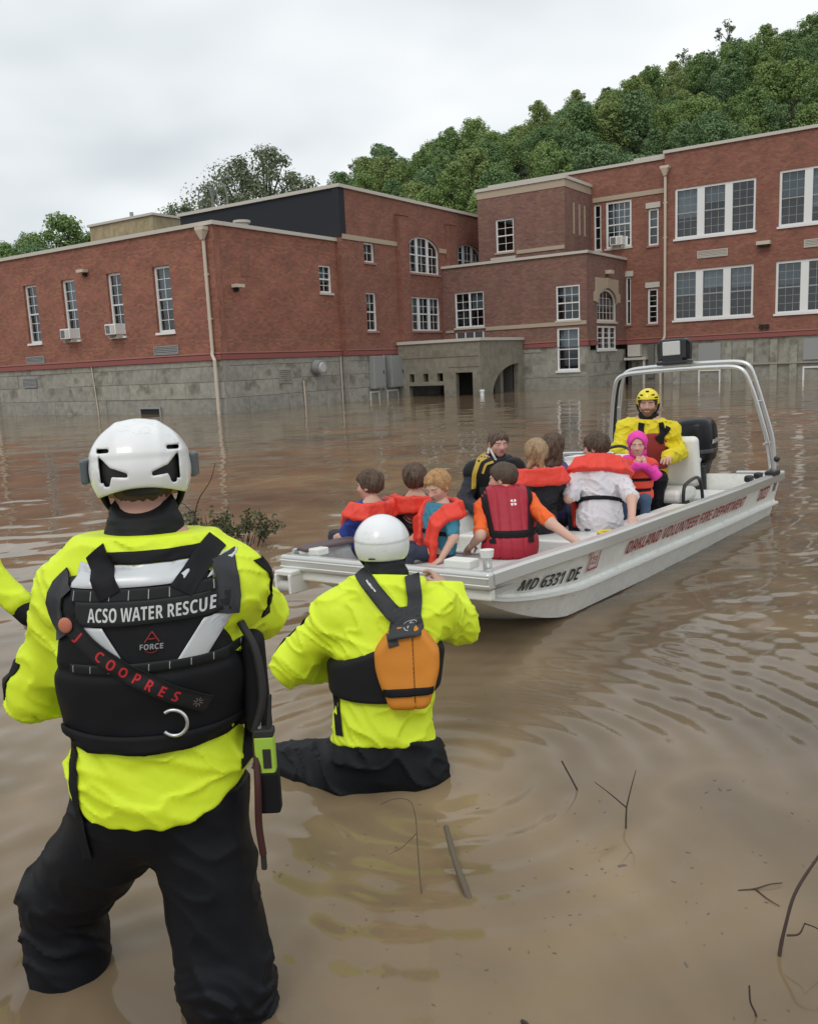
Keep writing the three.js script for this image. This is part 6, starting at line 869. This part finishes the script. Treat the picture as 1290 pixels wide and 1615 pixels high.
{ // woman facing us
  const [S, P] = seated('woman in dark jacket with yellow striped vest facing the rescuers', { H: 1.62, hh: .132, head: [.745, .925, -7.05], neck: [.715, .78, -7.1], pelvis: [.70, .30, -7.15], face: .35, hyaw: -.1, hpitch: -.12, shirt: cloth(.022, .024, .032), sleeve: [1, 1], hair: M(.11, .075, .05, .6), hairo: { vol: .0, back: -.3, fr: 0 }, skin: [.60, .36, .30], handL: [.95, .45, -6.85], handR: [.60, .42, -6.8], seed: 12, top: 'jacket', topo: { g: .022, ga: .02 } });
  const T = trunkF(S, .05, 1.05), yk = yokeF(S, .045), f = (x, y, z) => { let d = smin(T(x, y, z), yk(x, y, z), .04); d = smax(d, y - .80, .02); d = smax(d, .38 - y, .02); d = smax(d, -armF(S, 'L', .012)(x, y, z), .02); return smax(d, -(armF(S, 'R', .03)(x, y, z) + .02), .02); };
  own(P, 'vest', nets(f, ...bbox([S.pelvis, S.neck, S.shL, S.shR], .14), .011), mNeoprene); const yl = cloth(.46, .31, .03, .6), both = (x, y, z) => Math.min(f(x, y, z), S.topF(x, y, z));
  own(P, 'vest_stripe', strap(both, [V(.655, .835, -6.6), V(.58, .80, -6.6), V(.535, .70, -6.6), V(.525, .58, -6.6)], .035, null, V(0, 0, -1), .003, .006), yl); own(P, 'vest_stripe', strap(both, [V(.69, .79, -6.6), V(.63, .77, -6.6), V(.60, .70, -6.6)], .018, null, V(0, 0, -1), .003, .006), yl); own(P, 'collar', nets(ringF({ T: frame(V(.722, .80, -7.09), V(0, 0, 1)), H: 1.6, o: {}, tl: .4 }, 0, -.03, .05, () => capS(V(.715, .77, -7.10), V(.728, .86, -7.08), .085, .075)), [.56, .7, -7.25], [.9, .92, -6.92], .007), mNeoprene);
  own(P, 'hood_edge', tube([V(.655, .845, -7.02), V(.675, .89, -7.08), V(.69, .85, -6.99), V(.715, .795, -6.98)], .01, 24, 6), M(.6, .58, .54, .7));
}
{ const [S, P] = seated('fair haired child in black shirt and orange vest seen from behind', { H: 1.34, hh: .158, head: [.955, .895, -6.42], face: PI + .15, hyaw: -.2, lean: -.03, tl: .28, shirt: cloth(.013, .013, .017), hair: sandyHair, hairo: { vol: .03, back: -.40, locks: [[[.1, -.1, -.3], [.28, -.42, -.30], .14, .07], [[-.08, -.05, -.34], [-.12, -.42, -.36], .16, .1]] }, seed: 14, sleeve: [.5, .5] }); collarVest(S, P); }
{ const [S, P] = seated('girl with long brown hair in a purple top among the passengers', { H: 1.38, hh: .155, head: [1.165, .885, -6.92], face: 2.5, hyaw: .2, lean: -.02, tl: .28, shirt: cloth(.085, .065, .20), hair: brownHair, hairo: { vol: .04, back: -.5, locks: [[[.05, .0, -.36], [.1, -.75, -.42], .24, .18], [[-.2, -.1, -.3], [-.3, -.8, -.34], .2, .14], [[.25, -.1, -.2], [.3, -.7, -.28], .16, .1], [[-.05, -.6, -.42], [-.1, -1.05, -.42], .2, .08]] }, seed: 15, sleeve: [1, 1] }); const o2 = 0; }
{ // child in white tee, arm on the gunwale
  const [S, P] = seated('child in white tee and orange vest leaning on the side of the boat', { H: 1.42, hh: .152, head: [1.445, .895, -6.66], neck: [1.455, .765, -6.60], pelvis: [1.42, .36, -6.42], face: PI + .05, hyaw: .95, hpitch: -.1, shirt: cloth(.66, .64, .68, .8), hair: greyBrown, hairo: { vol: .02, back: -.36 }, handR: [1.545, .465, -5.98], elR: [1.60, .56, -6.20], handL: [1.25, .66, -6.55], elL: [1.185, .56, -6.40], palmR: { n: V(0, -1, 0), d: V(-.1, -.45, .9), curl: .35 }, palmL: { n: V(.4, 0, -.6), d: V(.4, .7, -.3), curl: .9 }, trousers: cloth(.05, .08, .14), seed: 17, sleeve: [.44, .44], topo: { g: .026, ga: .014, fold: .012, hem: -.14 }, waist: -.06, bulk: 1.06 }); collarVest(S, P, { belt: .042, dy: -.012 });
}
{ // little girl in pink hood
  const pink = cloth(.80, .05, .40, .7), [S, P] = seated('small smiling girl in bright pink hood and orange vest, hands under her chin', { H: 1.12, hh: .178, head: [1.885, .855, -7.12], neck: [1.885, .735, -7.17], pelvis: [1.87, .40, -7.16], face: -.28, hyaw: 0, hpitch: -.05, shirt: pink, sleeve: [1, 1], skin: [.66, .40, .32], face2: { smile: 1 }, handL: [1.915, .695, -7.00], elL: [2.015, .615, -7.05], handR: [1.845, .695, -6.99], elR: [1.755, .615, -7.08], palmL: { n: V(-.5, .2, -.6), d: V(-.2, .9, .1), curl: 1.1, sc: .95 }, palmR: { n: V(.5, .2, -.6), d: V(.2, .9, .1), curl: 1.1, sc: .95 }, trousers: cloth(.055, .095, .17, .85), bottom: 'jeans', seed: 20 });
  const u = S.hh, hood = (x, y, z) => 0; const F = inF(S.HF, (x, y, z) => { const e = smin(ell(0, .13 * u, -.05 * u, .42 * u, .44 * u, .48 * u)(x, y, z), ell(0, -.3 * u, -.06 * u, .36 * u, .3 * u, .32 * u)(x, y, z), .12 * u), op = ell(0, -.05 * u, .42 * u, .29 * u, .38 * u, .34 * u)(x, y, z), inn = ell(0, .05 * u, -.03 * u, .36 * u, .44 * u, .42 * u)(x, y, z); return smax(smax(e, -op, .02 * u), -inn, .01 * u) + .006 * noise(x * 20, y * 20, z * 20); }); own(P, 'hood', nets(F, ...bbox([S.HF.o], u * .75), .005), pink);
  const T = trunkF(S, .036, 1.05), yk = yokeF(S, .026), aL = armF(S, 'L', .014), aR = armF(S, 'R', .014), vf = (x, y, z) => { let d = smin(T(x, y, z), yk(x, y, z), .03); d = smax(d, y - .745, .02); d = smax(d, .405 - y, .02); d = smax(d, -aL(x, y, z), .01); d = smax(d, -aR(x, y, z), .01); if (Math.abs(d) < .05) for (const yy of [.49, .575]) d += .012 * gs((y - yy) / .010); return d; }; own(P, 'life_vest', nets(vf, ...bbox([S.pelvis, S.neck, S.shL, S.shR], .12), .007), orangeB);
  for (const yy of [.49, .575]) own(P, 'vest_strap', drape(vf, [V(1.76, yy - .010, -6.8), V(1.99, yy - .010, -6.8), V(1.99, yy + .010, -6.8), V(1.76, yy + .010, -6.8)], V(0, 0, -1), 16, 3, .001, .006), mWeb);
}
{ // the helmsman
  const yel = cloth(.72, .60, .012, .65), [S, P] = seated('smiling helmsman in yellow helmet and yellow jacket at the stern', { H: 1.8, hh: .128, head: [2.20, 1.135, -7.95], neck: [2.215, .985, -8.0], pelvis: [2.20, .43, -8.05], face: -.35, hyaw: 0, hpitch: -.05, shirt: yel, sleeve: [1, 1], skin: [.56, .33, .26], face2: { smile: 1, beard: [.16, .09, .06] }, handL: [2.30, .68, -7.62], elL: [2.48, .69, -7.93], handR: [1.98, .70, -7.60], elR: [1.94, .70, -7.98], seed: 22, top: 'jacket', topo: { g: .018, ga: .024, fold: .016, fs: [6, 7, 6], cell: .009, neckUp: .02 }, trousers: mBlackShiny, bulk: .95, sw: .108, hair: darkHair, hairo: { cell: .008 } });
  const T = trunkF(S, .036, 1.0), f = (x, y, z) => { let d = T(x, y, z); d = smax(d, y - .88, .02); d = smax(d, .54 - y, .02); d = smax(d, Math.abs(x - 2.215) - lerp(.20, .12, sstep(.68, .90, y)), .02); d = smax(d, -armF(S, 'L', .03)(x, y, z), .02); return smax(d, -armF(S, 'R', .03)(x, y, z), .02); }; own(P, 'vest', nets(f, ...bbox([S.pelvis, S.neck, S.shL, S.shR], .14), .011), cloth(.30, .03, .03, .7));
  const both = (x, y, z) => Math.min(f(x, y, z), S.topF(x, y, z)); for (const q of [[[2.29, .97], [2.30, .90], [2.29, .78]], [[2.13, .97], [2.12, .90], [2.13, .78]], [[2.36, .93], [2.32, .87], [2.24, .82]]]) own(P, 'vest_strap', strap(both, q.map(a => V(a[0], a[1], -7.5)), .045, null, V(0, 0, -1), .004, .008), mWeb);
  gasket(S, P, .06);
  const vent = (cx, cy) => (x, y, z) => Math.max(Math.abs(x - cx) - .014, Math.abs(y - cy) - .006, -z); helmetMesh(S, P, M(.80, .66, .012, .35, { clearcoat: .4 }), { st: .024, top: .026, cell: .0048, cut: (x, z) => z > .02 ? .045 : -.015, vents: [vent(.05, .085), vent(-.05, .085), vent(0, .115), vent(.075, .06), vent(-.075, .06)] });
}

// ---------------------------------------------------------------- drowned twigs, shrub, floating bits
const mTwig = M(.055, .035, .03, .85), mStick = M(.12, .095, .065, .85);
const limb = (pts, r0, r1) => { const c = new THREE.CatmullRomCurve3(pts.map(p => V(...p))), n = Math.max(8, pts.length * 5), g = new THREE.TubeGeometry(c, n, 1, 7, false), P = g.attributes.position; for (let i = 0; i <= n; i++) { const o = c.getPointAt(i / n), r = lerp(r0, r1, i / n) * (1 + .18 * noise(o.x * 40, o.y * 40, o.z * 40)); for (let k = 0; k < 8; k++) { const q = i * 8 + k; P.setXYZ(q, o.x + (P.getX(q) - o.x) * r, o.y + (P.getY(q) - o.y) * r, o.z + (P.getZ(q) - o.z) * r); } } g.computeVertexNormals(); return g; };
function twig(label, pos, stems, mat = mTwig, cat = 'twig') { const t = thing('twig', label, cat, pos); for (const [pts, a, b] of stems) mesh('stem', limb(pts, a, b), mat, t); return t; }
twig('tall bare reddish twig leaning out of the shallow water', [.93, 0, -2.09], [[[[-.01, -.12, .02], [0, .0, 0], [.02, .09, -.01], [.05, .16, -.03], [.12, .24, -.06], [.20, .30, -.10], [.30, .36, -.13]], .006, .0025], [[[.018, .06, 0], [.045, .07, .01], [.06, .10, .01]], .003, .0015], [[[.06, .10, .01], [.10, .075, .0], [.15, .03, .01]], .002, .0012]]);
twig('forked thin twig standing alone in the open shallow water', [.69, 0, -2.76], [[[[0, -.1, .01], [0, 0, 0], [.005, .07, -.01]], .0035, .003], [[[.005, .07, -.01], [-.05, .12, -.02], [-.10, .16, -.03]], .0028, .0012], [[[.005, .07, -.01], [.02, .13, -.015], [.04, .20, -.02]], .0028, .0012]]);
twig('short broken twig slanting just out of the water beside the forked one', [.575, 0, -3.05], [[[[.03, -.06, .02], [.0, .01, 0], [-.03, .07, -.02], [-.045, .10, -.03]], .004, .003]]);
twig('knee shaped dark twig at the water edge by the tall bare twig', [1.0, 0, -1.97], [[[[-.02, -.1, 0], [-.01, 0, 0], [-.005, .06, 0], [.03, .13, -.01], [.07, .18, -.02]], .0055, .003], [[[-.01, .012, 0], [.03, .02, .01], [.08, .03, .02]], .005, .004], [[[.03, -.10, .1], [.04, .0, .09], [.10, .02, .1]], .006, .004]]);
twig('small bare twig poking up in the shallow water near the bank', [.78, 0, -1.88], [[[[0, -.1, 0], [.005, .0, 0], [-.01, .04, 0], [-.014, .085, 0]], .0035, .002]]);
twig('thin brown stem bent over the rippled yellow reflection', [-.02, 0, -2.45], [[[[.02, -.15, .05], [.005, 0, 0], [0, .10, -.04], [-.005, .22, -.08], [-.02, .255, -.09], [-.07, .262, -.09], [-.11, .245, -.09]], .0028, .0012], [[[-.002, .16, -.06], [-.05, .12, -.05], [-.09, .10, -.05]], .0018, .001]], mStick);
{ const t = thing('stick', 'thick grey brown stick slanting out of the water behind the rescuers', 'stick', [.125, 0, -2.42]); mesh('stem', limb([[.02, -.04, .06], [.0, .0, .0], [-.03, .035, -.14], [-.05, .07, -.28]], .011, .010), mStick, t); }
twig('twisted twig lying flat on the water surface', [.98, 0, -2.38], [[[[-.05, .002, .0], [0, .006, .0], [.05, .012, -.01], [.09, .008, -.02]], .003, .0015], [[[0, .006, 0], [.02, .003, .05], [.04, .001, .08]], .0025, .001]]);
twig('dark root tangle breaking the surface at the muddy edge', [.22, 0, -1.86], [[[[-.03, -.02, 0], [0, .012, 0], [.03, .018, .02], [.06, -.01, .03]], .006, .003], [[[0, .0, -.04], [.01, .02, 0], [.02, .01, .04]], .005, .003], [[[-.04, -.01, .02], [0, .014, .01], [.05, -.01, -.02]], .005, .002]]);
// half drowned shrub behind the first rescuer
{
  const t = thing('shrub', 'half drowned leafy shrub with a bare twig sticking up', 'shrub', [-1.75, 0, -7.9]); const st = [], lf = [];
  for (let i = 0; i < 40; i++) { const a = rr(-.65, .65), x = a * .8, h = rr(.14, .40) * (1 - .4 * Math.abs(a)), z = rr(-.15, .15); const p = [[x * .6, -.25, z * .6], [x * .85, h * .4, z], [x + rr(-.08, .08), h, z + rr(-.05, .05)]]; st.push(limb(p, .006, .002)); for (let k = 0; k < 34; k++) { const f = rr(.25, 1.05), q = V(...p[1]).lerp(V(...p[2]), f), e1 = V(rr(-1, 1), rr(-1, 1), rr(-1, 1)).normalize(), e2 = V(rr(-1, 1), rr(-.4, 1), rr(-1, 1)).cross(e1).normalize(), s = rr(.008, .019); q.add(V(rr(-.05, .05), rr(-.03, .04), rr(-.05, .05))); const A = q.clone().addScaledVector(e1, s * 1.6), B = q.clone().addScaledVector(e2, s * .7), C = q.clone().addScaledVector(e1, -s * 1.6), E = q.clone().addScaledVector(e2, -s * .7); lf.push(...A.toArray(), ...B.toArray(), ...C.toArray(), ...A.toArray(), ...C.toArray(), ...E.toArray()); } }
  mesh('branches', join(st), mTwig, t); const g = new THREE.BufferGeometry(); g.setAttribute('position', new THREE.Float32BufferAttribute(lf, 3)); g.computeVertexNormals(); mesh('foliage', g, M(.085, .095, .045, .85, { side: THREE.DoubleSide }), t);
  mesh('bare_twig', limb([[-.2, -.2, 0], [-.22, .2, 0], [-.16, .45, 0], [-.04, .62, 0], [.02, .78, 0]], .009, .003), mTwig, t); mesh('bare_twig', limb([[-.2, .3, 0], [-.3, .42, 0], [-.42, .46, .0]], .005, .002), mTwig, t);
}
// floating specks of leaf and bark: far too many to count
{
  const P = []; for (let i = 0; i < 1100; i++) { const x = rr(-.6, 2.0), z = rr(-4.6, -1.5); if (noise(x * 1.8, z * 1.8, 6.5) + .35 * noise(x * 6, z * 6, 2) < .16) continue; const y = waterY(x, z) + .0012, a = rr(0, 6.28), L = rr(.0015, .0065) * (rnd() < .08 ? 2.4 : 1), w = L * rr(.15, .5), c = Math.cos(a), s = Math.sin(a), q = [[-L, -w], [L, -w * .6], [L * .8, w], [-L * .7, w * .8]].map(([u, v]) => [x + u * c - v * s, y, z + u * s + v * c]); P.push(...q[0], ...q[2], ...q[1], ...q[0], ...q[3], ...q[2]); }
  const g = new THREE.BufferGeometry(); g.setAttribute('position', new THREE.Float32BufferAttribute(P, 3)); g.computeVertexNormals(); const o = mesh('floating_debris', g, M(.13, .11, .095, .9, { side: THREE.DoubleSide })); tag(o, 'tiny specks of leaf and bark drifting on the shallow water', 'debris', null, 'stuff');
}


renderer.render(scene, camera);
